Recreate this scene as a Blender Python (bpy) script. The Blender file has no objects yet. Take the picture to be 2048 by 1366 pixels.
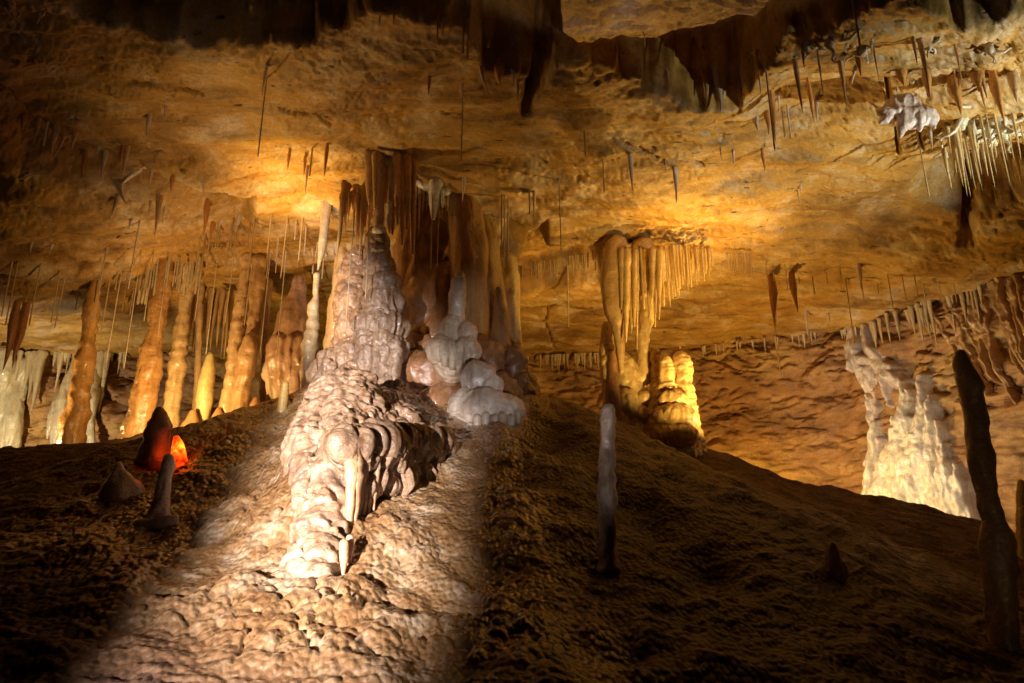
import bpy, math, random
import numpy as np
from mathutils import Vector, Matrix

# ------------------------------------------------------------------ scene, camera, light
SC = bpy.context.scene
COL = SC.collection
PITCH = math.radians(15.5)
FP = 1365.0                       # focal length in photo pixels (24 mm on a 36 mm wide frame)
CX, CY = 1024.0, 683.0
SP, CP = math.sin(PITCH), math.cos(PITCH)

cam = bpy.data.cameras.new('camera')
cam.lens = 24.0; cam.sensor_width = 36.0; cam.clip_start = 0.05; cam.clip_end = 200
camo = bpy.data.objects.new('camera', cam); COL.objects.link(camo)
camo.location = (0, 0, 0); camo.rotation_euler = (math.radians(90) + PITCH, 0, 0)
SC.camera = camo

world = bpy.data.worlds.new('World'); SC.world = world; world.use_nodes = True
bg = world.node_tree.nodes['Background']
bg.inputs[0].default_value = (1.0, 0.55, 0.30, 1); bg.inputs[1].default_value = 0.0008

SC.view_settings.view_transform = 'Standard'; SC.view_settings.look = 'None'
SC.view_settings.gamma = 1; SC.view_settings.use_curve_mapping = False; SC.view_settings.exposure = 0.0
SC.cycles.use_denoising = True
SC.cycles.max_bounces = 5; SC.cycles.diffuse_bounces = 3; SC.cycles.glossy_bounces = 2
SC.cycles.transmission_bounces = 3; SC.cycles.sample_clamp_indirect = 4.0
SC.cycles.use_light_tree = True

def spot(name, loc, target, watts, col, cone, blend=0.4, rad=0.04, sx=1.0, axis=None):
    l = bpy.data.lights.new(name, 'SPOT'); l.energy = watts; l.color = col
    l.spot_size = math.radians(cone); l.spot_blend = blend; l.shadow_soft_size = rad
    o = bpy.data.objects.new(name, l); COL.objects.link(o); o.location = loc
    d = Vector(target) - Vector(loc)
    o.rotation_mode = 'QUATERNION'
    if axis is None: o.rotation_quaternion = d.to_track_quat('-Z', 'Y')
    else:                               # barn doors: the long side of the beam runs along axis
        z = -d.normalized(); yv = Vector(axis); yv = (yv - z * yv.dot(z)).normalized(); xv = yv.cross(z)
        o.rotation_quaternion = Matrix((xv, yv, z)).transposed().to_quaternion()
    o.scale = (sx, 1, 1)
    return o

def point(name, loc, watts, col, rad=0.05):
    l = bpy.data.lights.new(name, 'POINT'); l.energy = watts; l.color = col; l.shadow_soft_size = rad
    o = bpy.data.objects.new(name, l); COL.objects.link(o); o.location = loc
    return o

def slope(py):
    v = (CY - py) / FP
    return (SP + v * CP) / (CP - v * SP)
def W(px, py, Y):                  # the point of the plane y = Y that the photograph shows at a pixel
    u = (px - CX) / FP; v = (CY - py) / FP
    k = Y / (CP - v * SP)
    return np.array([u * k, Y, (SP + v * CP) * k])
def depth(p): return p[1] * CP + p[2] * SP

WARM = (1.0, 0.62, 0.22); AMBER = (1.0, 0.50, 0.10); WHITE = (1.0, 0.86, 0.72); COOL = (0.93, 1.0, 0.86)
# lamps of the show cave, most tucked behind ridges and formations or beside the path, with added fill
spot('lamp_mound', (-3.3, -3.6, 0.1), (-1.47, 6.0, 0.1), 17500, (1.0, 0.945, 0.95), 64, 1.0, 0.05, 0.170, (-1.95, 5.6, 4.6))
spot('lamp_path_fill', (-1.5, -2.0, -1.0), W(460, 430, 11.0), 170, (1.0, 0.82, 0.70), 34, 1.0, 0.15)
spot('fill_right_stalagmite', (3.4, 0.6, -1.0), W(1965, 950, 5.6), 26, (1.0, 0.66, 0.34), 34, 0.8, 0.08)  # added fill spot that lifts the dark stalagmite at the right
spot('lamp_pillar_front', (1.2, 1.2, -0.6), W(945, 715, 9.5), 1000, (0.92, 0.92, 1.0), 15, 0.8, 0.05)
spot('lamp_lone_stalagmite', (0.2, 1.0, -0.6), W(1216, 860, 7.2), 130, (1.0, 0.88, 0.82), 14, 1.0, 0.05, 0.3, (0, 0, 1))
spot('lamp_overhang', (1.5, 0.5, -0.5), W(1340, -130, 6.1), 600, (1.0, 0.80, 0.76), 16, 0.35, 0.03, 2.2, (0, 0, 1))
spot('lamp_ceiling_left', (-4.6, 9.3, 1.9), (-3.3, 10.2, 6.0), 370, (1.0, 0.63, 0.22), 105, 1.0, 0.05)
spot('lamp_ceiling_glow', (-4.2, 11.0, 2.2), (-3.85, 10.95, 6.0), 1150, (1.0, 0.60, 0.14), 46, 1.0, 0.05)
spot('lamp_ceiling_right', (4.4, 12.3, 1.4), (3.4, 11.6, 5.6), 360, (1.0, 0.57, 0.12), 106, 1.0, 0.05)
spot('lamp_ceiling_right_glow', (4.4, 12.3, 1.4), (3.75, 12.15, 5.5), 1000, (1.0, 0.56, 0.08), 50, 1.0, 0.05)
spot('lamp_yellow_column', (4.7, 11.3, 1.1), (2.5, 12.6, 4.1), 900, (1.0, 0.68, 0.22), 66, 0.6, 0.04)
point('lamp_wall_right', (5.2, 15.2, -0.2), 900, (1.0, 0.64, 0.16))
spot('lamp_flowstone', (6.5, 13.5, 0.35), W(1850, 850, 16.2), 560, (0.98, 1.0, 0.94), 95, 0.8, 0.05)
spot('lamp_helictites', (9.6, 6.6, 2.4), W(1960, 280, 8.9), 1700, (0.97, 1.0, 0.80), 58, 0.8, 0.05)
spot('lamp_columns', (-10.4, 13.4, 1.5), W(300, 760, 13.3), 600, (1.0, 0.62, 0.22), 84, 0.8, 0.15)
spot('lamp_column_front', (3.3, 9.4, 0.8), W(1300, 640, 12.4), 820, (1.0, 0.66, 0.20), 47, 0.7, 0.05)
spot('lamp_wall_left', (-12.0, 14.6, 0.5), W(80, 800, 17.5), 850, (1.0, 0.82, 0.50), 120, 0.8, 0.05)
spot('lamp_columns_front', (-5.9, 11.0, 1.7), (-5.8, 13.2, 3.2), 520, (1.0, 0.62, 0.24), 140, 0.8, 0.08)

# ------------------------------------------------------------------ noise
_r = np.random.RandomState(7)
_perm = np.concatenate([_r.permutation(256)] * 3).astype(np.int32)
_g = _r.normal(size=(256, 3)); _g = (_g / np.linalg.norm(_g, axis=1)[:, None]).astype(np.float32)
_jit = _r.rand(256, 3).astype(np.float32)
def perlin(x, y, z):
    x, y, z = np.broadcast_arrays(np.asarray(x, np.float32), np.asarray(y, np.float32), np.asarray(z, np.float32))
    xi = np.floor(x).astype(np.int32); yi = np.floor(y).astype(np.int32); zi = np.floor(z).astype(np.int32)
    fx, fy, fz = x - xi, y - yi, z - zi
    u = fx * fx * fx * (fx * (fx * 6 - 15) + 10); v = fy * fy * fy * (fy * (fy * 6 - 15) + 10); w = fz * fz * fz * (fz * (fz * 6 - 15) + 10)
    xi &= 255; yi &= 255; zi &= 255
    out = 0
    for dx in (0, 1):
        a = _perm[xi + dx]; wx = u if dx else 1 - u
        for dy in (0, 1):
            b = _perm[a + yi + dy]; wy = v if dy else 1 - v
            for dz in (0, 1):
                g = _g[_perm[b + zi + dz] & 255]
                wz = w if dz else 1 - w
                out = out + wx * wy * wz * (g[..., 0] * (fx - dx) + g[..., 1] * (fy - dy) + g[..., 2] * (fz - dz))
    return out * 1.5
def fbm(x, y, z, oct=4, gain=0.5, lac=2.03):
    a, s, t = 1.0, 0, 0
    for k in range(oct):
        s = s + a * perlin(x + 17.3 * k, y - 9.1 * k, z + 5.7 * k); t += a
        a *= gain; x = x * lac; y = y * lac; z = z * lac
    return s / t
def worley(x, y, z, jit=0.9):
    x, y, z = np.broadcast_arrays(np.asarray(x, np.float32), np.asarray(y, np.float32), np.asarray(z, np.float32))
    xi = np.floor(x).astype(np.int32); yi = np.floor(y).astype(np.int32); zi = np.floor(z).astype(np.int32)
    fx, fy, fz = x - xi, y - yi, z - zi
    best = np.full(x.shape, 9.0, np.float32)
    flat = np.ptp(z) == 0
    for dz in ((0,) if flat else (-1, 0, 1)):
        for dx in (-1, 0, 1):
            for dy in (-1, 0, 1):
                h = _perm[_perm[_perm[(xi + dx) & 255] + ((yi + dy) & 255)] + ((zi + dz) & 255)] & 255
                j = _jit[h]
                d = (dx + 0.5 + (j[..., 0] - .5) * jit - fx) ** 2 + (dy + 0.5 + (j[..., 1] - .5) * jit - fy) ** 2
                if not flat: d = d + (dz + 0.5 + (j[..., 2] - .5) * jit - fz) ** 2
                best = np.minimum(best, d)
    return np.sqrt(best)
def bumps(x, y, z):                # rounded knobs, 0..1
    f = worley(x, y, z)
    return np.sqrt(np.clip(1 - (f / 0.85) ** 2, 0, 1))
def sstep(a, b, x):
    t = np.clip((x - a) / (b - a), 0, 1); return t * t * (3 - 2 * t)
def smax(a, b, k):
    h = np.clip(0.5 + 0.5 * (a - b) / k, 0, 1); return b + (a - b) * h + k * h * (1 - h)

# ------------------------------------------------------------------ mesh helpers
def mesh_from(name, V, F, smooth=True, mat=None):
    me = bpy.data.meshes.new(name)
    V = np.asarray(V, np.float32); F = np.asarray(F, np.int32)
    n = F.shape[1]
    me.vertices.add(len(V)); me.vertices.foreach_set('co', V.ravel())
    me.loops.add(F.size); me.loops.foreach_set('vertex_index', F.ravel())
    me.polygons.add(len(F)); me.polygons.foreach_set('loop_start', np.arange(0, F.size, n, dtype=np.int32))
    me.update(calc_edges=True)
    me.polygons.foreach_set('use_smooth', np.full(len(F), smooth))
    if mat: me.materials.append(mat)
    return me
def grid_faces(nu, nv, wrap=False):
    a = np.arange(nu * nv).reshape(nv, nu)
    if wrap: a = np.concatenate([a, a[:, :1]], 1)
    return np.stack([a[:-1, :-1], a[:-1, 1:], a[1:, 1:], a[1:, :-1]], -1).reshape(-1, 4)
def link(name, me, parent=None, label=None, cat=None, group=None, kind=None, color=None):
    o = bpy.data.objects.new(name, me); COL.objects.link(o)
    if parent is not None: o.parent = parent
    if label: o['label'] = label
    if cat: o['category'] = cat
    if group: o['group'] = group
    if kind or label: o['kind'] = kind or 'thing'
    if color: o.color = (*color, 1)
    return o
def attr(me, name, vals):
    a = me.attributes.new(name, 'FLOAT', 'POINT'); a.data.foreach_set('value', np.asarray(vals, np.float32).ravel())

# ------------------------------------------------------------------ materials
def new_mat(name):
    m = bpy.data.materials.new(name); m.use_nodes = True
    nt = m.node_tree; nt.nodes.clear()
    out = nt.nodes.new('ShaderNodeOutputMaterial'); b = nt.nodes.new('ShaderNodeBsdfPrincipled')
    nt.links.new(b.outputs[0], out.inputs[0])
    return m, nt, b, out
def N(nt, t, **kw):
    n = nt.nodes.new(t)
    for k, v in kw.items():
        if k.startswith('i_'):
            key = k[2:]; n.inputs[int(key) if key.isdigit() else key.replace('_', ' ')].default_value = v
        else: setattr(n, k, v)
    return n
def ramp(nt, fac, stops, interp='LINEAR'):
    r = nt.nodes.new('ShaderNodeValToRGB'); r.color_ramp.interpolation = interp
    el = r.color_ramp.elements
    while len(el) < len(stops): el.new(0.5)
    for e, (p, c) in zip(el, stops): e.position = p; e.color = (*c, 1) if len(c) == 3 else c
    nt.links.new(fac, r.inputs[0]); return r
def mixc(nt, fac, a, b, mode='MIX'):
    n = nt.nodes.new('ShaderNodeMix'); n.data_type = 'RGBA'; n.blend_type = mode
    for sock, v in ((n.inputs[0], fac), (n.inputs[6], a), (n.inputs[7], b)):
        if isinstance(v, (int, float)): sock.default_value = v
        elif isinstance(v, tuple): sock.default_value = (*v, 1)
        else: nt.links.new(v, sock)
    return n.outputs[2]
def noise_tex(nt, vec, scale, detail=5, rough=0.55, stretch=None):
    if stretch:
        mp = N(nt, 'ShaderNodeMapping'); mp.inputs['Scale'].default_value = stretch
        nt.links.new(vec, mp.inputs[0]); vec = mp.outputs[0]
    n = N(nt, 'ShaderNodeTexNoise'); n.inputs['Scale'].default_value = scale
    n.inputs['Detail'].default_value = detail; n.inputs['Roughness'].default_value = rough
    nt.links.new(vec, n.inputs['Vector']); return n.outputs[0]
def bump(nt, height, strength, dist, prev=None):
    b = N(nt, 'ShaderNodeBump'); b.inputs['Strength'].default_value = strength; b.inputs['Distance'].default_value = dist
    nt.links.new(height, b.inputs['Height'])
    if prev is not None: nt.links.new(prev, b.inputs['Normal'])
    return b.outputs[0]
def rock_mat(name, cols, patch, dark, rough=0.55, strata=(1.2, 1.2, 1.2), pit_scale=(3, 14, 6), fine=0.014, white_amt=0.62, mid=0.02, streak=(0.7, 3.2, 2.0)):
    m, nt, b, out = new_mat(name)
    geo = N(nt, 'ShaderNodeNewGeometry'); P = geo.outputs['Position']
    n1 = noise_tex(nt, P, 0.55, 6, 0.6, strata)
    c = ramp(nt, n1, [(0.30, cols[0]), (0.47, cols[1]), (0.62, cols[2])]).outputs[0]
    n2 = noise_tex(nt, P, 1.1, 7, 0.65, strata)
    f2 = ramp(nt, n2, [(white_amt - .06, (0, 0, 0)), (white_amt + .1, (1, 1, 1))]).outputs[0]
    c = mixc(nt, f2, c, patch)
    n3 = noise_tex(nt, P, 1.0, 4, 0.55, pit_scale)
    f3 = ramp(nt, n3, [(0.66, (0, 0, 0)), (0.74, (1, 1, 1))]).outputs[0]
    c = mixc(nt, f3, c, dark)
    n5 = noise_tex(nt, P, 1.0, 6, 0.65, streak)
    c = mixc(nt, 0.75, c, ramp(nt, n5, [(0.34, (0.42, 0.36, 0.26)), (0.5, (1, 1, 1)), (0.66, (1.25, 1.22, 1.1))]).outputs[0], 'MULTIPLY')
    n4 = noise_tex(nt, P, 26, 8, 0.75)
    c = mixc(nt, 0.6, c, ramp(nt, n4, [(0.3, (0.35, 0.33, 0.3)), (0.7, (1.35, 1.35, 1.35))]).outputs[0], 'MULTIPLY')
    nt.links.new(c, b.inputs['Base Color'])
    b.inputs['Roughness'].default_value = rough
    nr = ramp(nt, noise_tex(nt, P, 9, 4, 0.6), [(0.35, (rough + .15,) * 3), (0.65, (rough - .2,) * 3)]).outputs[0]
    nt.links.new(nr, b.inputs['Roughness'])
    h = bump(nt, noise_tex(nt, P, 30, 8, 0.7), 0.5, fine)
    h = bump(nt, noise_tex(nt, P, 5, 8, 0.65, (1, 2.2, 1.6)), 0.5, mid, h)
    ng = N(nt, 'ShaderNodeMath', operation='SUBTRACT'); ng.inputs[0].default_value = 1.0; nt.links.new(f3, ng.inputs[1])
    h = bump(nt, ng.outputs[0], 0.8, 0.03, h)
    nt.links.new(h, b.inputs['Normal'])
    return m
M_CEIL = rock_mat('limestone_ceiling', [(0.20, 0.095, 0.024), (0.42, 0.225, 0.048), (0.52, 0.305, 0.075)], (0.58, 0.42, 0.26), (0.05, 0.022, 0.010), white_amt=0.57)
M_WALL = rock_mat('limestone_wall', [(0.17, 0.075, 0.03), (0.36, 0.18, 0.07), (0.52, 0.31, 0.11)], (0.50, 0.33, 0.14), (0.06, 0.025, 0.012), 0.6, (0.6, 0.6, 1.6), (2, 2, 7), 0.03, 0.66, 0.07, (1.2, 1.2, 3.5))

def floor_mat():
    m, nt, b, out = new_mat('floor_flowstone')
    geo = N(nt, 'ShaderNodeNewGeometry'); P = geo.outputs['Position']
    at = N(nt, 'ShaderNodeAttribute', attribute_name='mud_shade')
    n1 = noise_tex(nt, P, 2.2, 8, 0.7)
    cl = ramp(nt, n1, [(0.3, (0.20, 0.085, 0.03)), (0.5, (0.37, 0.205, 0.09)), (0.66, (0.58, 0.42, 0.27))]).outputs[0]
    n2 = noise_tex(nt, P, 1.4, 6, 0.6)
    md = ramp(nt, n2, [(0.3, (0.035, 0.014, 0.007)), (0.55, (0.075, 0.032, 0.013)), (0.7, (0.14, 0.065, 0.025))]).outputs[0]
    c = mixc(nt, at.outputs['Fac'], cl, md)  # mud colour on the bank, also painted-in shade beside the lit strip
    n4 = noise_tex(nt, P, 25, 5, 0.7)
    c = mixc(nt, 0.55, c, ramp(nt, n4, [(0.3, (0.40, 0.34, 0.28)), (0.7, (1.35, 1.35, 1.35))]).outputs[0], 'MULTIPLY')
    nt.links.new(c, b.inputs['Base Color'])
    rr = ramp(nt, noise_tex(nt, P, 7, 4, 0.6), [(0.35, (0.36,) * 3), (0.65, (0.12,) * 3)]).outputs[0]
    rg = mixc(nt, at.outputs['Fac'], rr, (0.7, 0.7, 0.7)); nt.links.new(rg, b.inputs['Roughness'])
    vo = N(nt, 'ShaderNodeTexVoronoi', feature='SMOOTH_F1'); vo.inputs['Scale'].default_value = 24; vo.inputs['Smoothness'].default_value = .35
    mpv = N(nt, 'ShaderNodeMapping'); mpv.inputs['Scale'].default_value = (1, .8, .8); nt.links.new(P, mpv.inputs[0]); nt.links.new(mpv.outputs[0], vo.inputs['Vector'])
    iv = N(nt, 'ShaderNodeMath', operation='SUBTRACT'); iv.inputs[0].default_value = 1; nt.links.new(vo.outputs['Distance'], iv.inputs[1])
    h = bump(nt, iv.outputs[0], 0.7, 0.03)
    nt.links.new(h, b.inputs['Coat Normal'])
    h = bump(nt, noise_tex(nt, P, 40, 4, 0.65), 0.4, 0.012, h)
    nt.links.new(h, b.inputs['Normal'])
    cw = N(nt, 'ShaderNodeMath', operation='SUBTRACT'); cw.inputs[0].default_value = .9; nt.links.new(at.outputs['Fac'], cw.inputs[1]); cw.use_clamp = True
    nt.links.new(cw.outputs[0], b.inputs['Coat Weight']); b.inputs['Coat Roughness'].default_value = 0.10; b.inputs['Coat IOR'].default_value = 1.6
    b.inputs['Subsurface Weight'].default_value = 0.3; b.inputs['Subsurface Radius'].default_value = (1, .45, .18); b.inputs['Subsurface Scale'].default_value = 0.05
    return m
M_FLOOR = floor_mat()

def calcite_mat(name, streak=0.5, rough=0.32, sss=0.25, scale=0.06, dirt_shade=0.35, relief=1.0):
    m, nt, b, out = new_mat(name)
    geo = N(nt, 'ShaderNodeNewGeometry'); P = geo.outputs['Position']
    oi = N(nt, 'ShaderNodeObjectInfo')
    s = noise_tex(nt, P, 5, 5, 0.6, (2.2, 2.2, 0.35))
    k = ramp(nt, s, [(0.30, (0.52, 0.36, 0.22)), (0.48, (0.92, 0.86, 0.78)), (0.66, (1.18, 1.2, 1.22))]).outputs[0]
    c = mixc(nt, streak, oi.outputs['Color'], k, 'MULTIPLY')
    c = mixc(nt, 0.6, c, ramp(nt, noise_tex(nt, P, 38, 6, 0.75), [(0.32, (0.55, 0.48, 0.40)), (0.5, (1, 1, 1)), (0.7, (1.22, 1.22, 1.22))]).outputs[0], 'MULTIPLY')
    d = ramp(nt, noise_tex(nt, P, 3.2, 7, 0.65), [(0.54, (0, 0, 0)), (0.64, (1, 1, 1))]).outputs[0]
    dm = N(nt, 'ShaderNodeMath', operation='MULTIPLY'); nt.links.new(d, dm.inputs[0]); dm.inputs[1].default_value = dirt_shade
    c = mixc(nt, dm.outputs[0], c, (0.22, 0.13, 0.08))
    nt.links.new(c, b.inputs['Base Color'])
    rr = ramp(nt, noise_tex(nt, P, 14, 4, 0.6), [(0.35, (rough + .18,) * 3), (0.65, (rough - .1,) * 3)]).outputs[0]
    nt.links.new(rr, b.inputs['Roughness'])
    b.inputs['Subsurface Weight'].default_value = sss; b.inputs['Subsurface Radius'].default_value = (1, .5, .2); b.inputs['Subsurface Scale'].default_value = scale
    h = bump(nt, noise_tex(nt, P, 12, 4, 0.6, (1, 1, 1.5)), 0.6, 0.03 * relief)
    nt.links.new(h, b.inputs['Coat Normal']); b.inputs['Coat Weight'].default_value = 0.8; b.inputs['Coat Roughness'].default_value = 0.11
    h = bump(nt, noise_tex(nt, P, 40, 6, 0.7), 0.5, 0.012 * relief, h)
    nt.links.new(h, b.inputs['Normal'])
    return m
M_CALC = calcite_mat('calcite')
M_FLOW = calcite_mat('knobbly_flowstone', 0.85, 0.3, 0.3, 0.05, 0.8, 1.8)
M_STRAW = calcite_mat('straw_calcite', 0.35, 0.35, 0.0, 0.02, 0.1)

def glow_mat():
    m, nt, b, out = new_mat('lamplit_calcite')
    geo = N(nt, 'ShaderNodeNewGeometry')
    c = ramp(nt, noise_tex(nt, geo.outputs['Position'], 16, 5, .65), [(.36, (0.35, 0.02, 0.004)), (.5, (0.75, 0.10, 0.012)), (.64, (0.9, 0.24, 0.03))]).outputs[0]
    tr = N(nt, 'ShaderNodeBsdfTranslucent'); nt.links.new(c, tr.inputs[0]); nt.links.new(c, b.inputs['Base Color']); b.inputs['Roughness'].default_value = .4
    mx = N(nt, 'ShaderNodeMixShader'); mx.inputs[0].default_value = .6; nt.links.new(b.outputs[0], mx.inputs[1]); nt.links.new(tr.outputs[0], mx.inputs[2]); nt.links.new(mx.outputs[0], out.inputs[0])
    return m
M_GLOW = glow_mat()
CREAM = (0.62, 0.45, 0.27); TAN = (0.55, 0.34, 0.16); ORANGE = (0.60, 0.30, 0.09); BROWN = (0.36, 0.17, 0.065); WHITEC = (0.74, 0.66, 0.58); PALE = (0.66, 0.52, 0.34); PINK = (0.58, 0.38, 0.25)

# ------------------------------------------------------------------ the cave's big shapes
def pixline(pts, z):               # a line seen on a level surface at height z -> (s = x / y, y)
    s, y = [], []
    for px, py in pts:
        Y = z / slope(py); p = W(px, py, Y); s.append(p[0] / Y); y.append(Y)
    return np.array(s), np.array(y)
E1 = pixline([(-400, -60), (0, -30), (180, 5), (330, 66), (420, 50), (520, 74), (600, 84), (680, 52), (715, 16), (770, -2), (850, 6), (940, 46), (965, 108), (1050, 128), (1085, 150), (1110, 112), (1170, 92), (1250, 128), (1300, 170), (1400, 190), (1480, 205), (1510, 130), (1600, 72), (1660, 20), (1700, -10), (1830, -20), (1885, 30), (1920, 50), (1985, 20), (2060, 0), (2500, -40)], 6.28)
E2 = pixline([(-400, -600), (1080, -600), (1118, -20), (1124, 50), (1160, 66), (1200, 60), (1250, 76), (1310, 74), (1360, 62), (1430, 52), (1480, 30), (1530, 8), (1560, -40), (1600, -600), (2500, -600)], 6.32)
def seglist(pts, z):
    s, y = pixline(pts, z); return [(s[i] * y[i], y[i]) for i in range(len(s))]
CRACKS = [seglist(p, z) for p, z in [
    ([(262, 170), (310, 175), (332, 187), (362, 183), (400, 201)], 6.1),
    ([(562, 225), (600, 231), (632, 229), (664, 246)], 6.1),
    ([(868, 236), (920, 237)], 6.1), ([(1786, 236), (1792, 285), (1800, 300), (1802, 342)], 5.7), ([(1852, 265), (1842, 300), (1850, 330)], 5.7),
    ([(1938, 392), (1950, 420), (1940, 452), (1930, 480)], 5.5), ([(1250, 307), (1290, 318), (1316, 326)], 5.9), ([(1345, 343), (1380, 346), (1408, 352)], 5.8),
    ([(0, 106), (30, 120)], 6.1), ([(1110, 608), (1085, 640), (1100, 670), (1112, 700)], 5.35), ([(0, 178), (22, 190)], 6.0),
    ([(340, 320), (385, 318)], 6.0), ([(430, 380), (500, 400)], 5.9), ([(1090, 330), (1060, 322)], 6.0), ([(160, 640), (225, 655), (262, 668)], 4.9)]]
def seg_dist(x, y, pts):
    d = np.full(np.shape(x), 99.0, np.float32)
    for (ax, ay), (bx, by) in zip(pts[:-1], pts[1:]):
        vx, vy = bx - ax, by - ay
        t = np.clip(((x - ax) * vx + (y - ay) * vy) / (vx * vx + vy * vy + 1e-9), 0, 1)
        d = np.minimum(d, np.hypot(x - ax - t * vx, y - ay - t * vy))
    return d
LEDGE_L = pixline([(-400, 80), (0, 188), (60, 255), (150, 300), (250, 318), (330, 350), (430, 372), (520, 392)], 5.85)
LEDGE_L2 = pixline([(-400, 440), (0, 487), (120, 505), (230, 528), (300, 548), (360, 556)], 5.15)
LEDGE_C = pixline([(815, 340), (840, 352), (900, 368), (960, 392), (1000, 394), (1040, 412), (1068, 430), (1100, 408)], 5.98)
LEDGE_R = pixline([(960, 540), (1030, 536), (1100, 520), (1200, 505), (1225, 500)], 5.3)
def zceil_base(x, y):
    b = np.interp(y, [2, 5, 7.6, 10.4, 12.8, 16, 26], [6.6, 6.35, 6.2, 6.0, 5.55, 5.35, 5.15])
    b = b - 0.5 * sstep(-3.5, -9.5, x) * sstep(8, 13, y) - 0.25 * sstep(6, 10, x)
    return b
def zceil(x, y, fine=True):
    x = np.asarray(x, np.float32); y = np.asarray(y, np.float32)
    s = x / y
    wob = 0.10 * perlin(x * 1.3, y * 1.3, 0.3) + 0.05 * perlin(x * 4, y * 4, 2.3)
    b = zceil_base(x, y) + 0.20 * perlin(x * .33, y * .6, 4.4) + 0.13 * perlin(x * .8, y * 1.6, 7.7)
    e1 = np.interp(s, *E1) + wob; e2 = np.interp(s, *E2) + wob * .8
    vn = .22 * perlin(x * 2.1, y * 2.1, 5.5) + .12 * perlin(x * 5, y * 5, 2.5)
    void = sstep(0.10, -0.45, y - e1 + vn) * sstep(-0.05, 0.25, y - e2 + .3 * vn)
    b = b + 3.0 * void
    # ledges with a gap behind them
    def gap(L, depth_, w0, w1, fade=0.03):
        ys = np.interp(s, *L) + wob * .7
        t = y - ys
        m = sstep(L[0][0], L[0][0] + fade, s) * sstep(L[0][-1], L[0][-1] - fade, s)
        return depth_ * m * sstep(-0.02, 0.10, t) * sstep(w1, w0, t) - 0.10 * m * sstep(-0.9, 0, t) * sstep(0.08, 0.0, t)
    b = b + gap(LEDGE_L, 0.6, 0.3, 1.5) + gap(LEDGE_L2, 0.28, 0.1, 0.7) + gap(LEDGE_C, 0.8, 0.7, 1.7) + gap(LEDGE_R, 0.75, 1.6, 2.0)
    # hollow at the right edge and the rough dark pocket beside the helictites
    b = b + 0.9 * np.exp(-(((x - 8.2) / 1.0) ** 2 + ((y - 10.6) / 0.75) ** 2) ** 2)
    b = b + 0.35 * np.exp(-(((x - 4.6) / 0.9) ** 2 + ((y - 8.9) / 0.6) ** 2) ** 2)
    if fine:
        t = fbm(x * 1.1, y * 2.6, 1.5, 4)                       # terraces: thin bedding peeled off in flakes
        q = t * 5; b = b + 0.032 * (np.floor(q) + sstep(0.75, 1.0, q - np.floor(q)))
        rough = sstep(0, .4, perlin(x * .5, y * .5, 9.2)) * .30 + 0.08 + 1.3 * np.exp(-((y - e1) / .7) ** 2) + 1.2 * sstep(4.5, 6.5, x) * sstep(10.2, 8.6, y)
        b = b + rough * (0.09 * fbm(x * 2.0, y * 3.4, 3.3, 4) + 0.03 * fbm(x * 9, y * 13, 1.1, 3))
        pwx = x + .15 * perlin(x * 1.5, y * 1.5, 2.2); pwy = y + .12 * perlin(x * 1.7, y * 1.7, 5.)
        pit = perlin(pwx * 4.0, pwy * 17, 6.1) + .35 * perlin(x * 11, y * 26, 8.8); pit2 = perlin(pwx * 9.0, pwy * 30, 1.7)
        dens = sstep(-.25, .25, perlin(x * .6, y * .8, 7.1))
        b = b + 0.05 * (.3 + .7 * dens) * sstep(0.50, 0.64, pit) * sstep(.1, .5, dens + .3) + 0.035 * dens * sstep(.34, .46, pit2)
        for c in CRACKS:
            wq = 0.05 * perlin(x * 6, y * 6, 3.0)
            b = b + 0.16 * sstep(0.035, 0.010, seg_dist(x + wq, y + wq, c))
        b = b + 0.5 * sstep(0.16, 0.05, seg_dist(x + 0.1 * perlin(x * 4, y * 4, 1.), y, CRACKS[5]))
        dk = seglist([(1082, 140), (1068, 190), (1050, 235)], 6.1)
        b = b + 0.9 * sstep(0.16, 0.06, seg_dist(x + 0.1 * perlin(x * 4, y * 4, 1.), y, dk))
    return b
RIDGE = [(-14, 1.2), (-9.7, 1.47), (-7.4, 1.62), (-5.0, 2.05), (-3, 2.1), (0.5, 1.85), (1.66, 1.57), (3.5, 1.53), (5.0, 0.92), (7.2, 0.5), (9.4, -0.12), (14, -0.8)]
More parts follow.
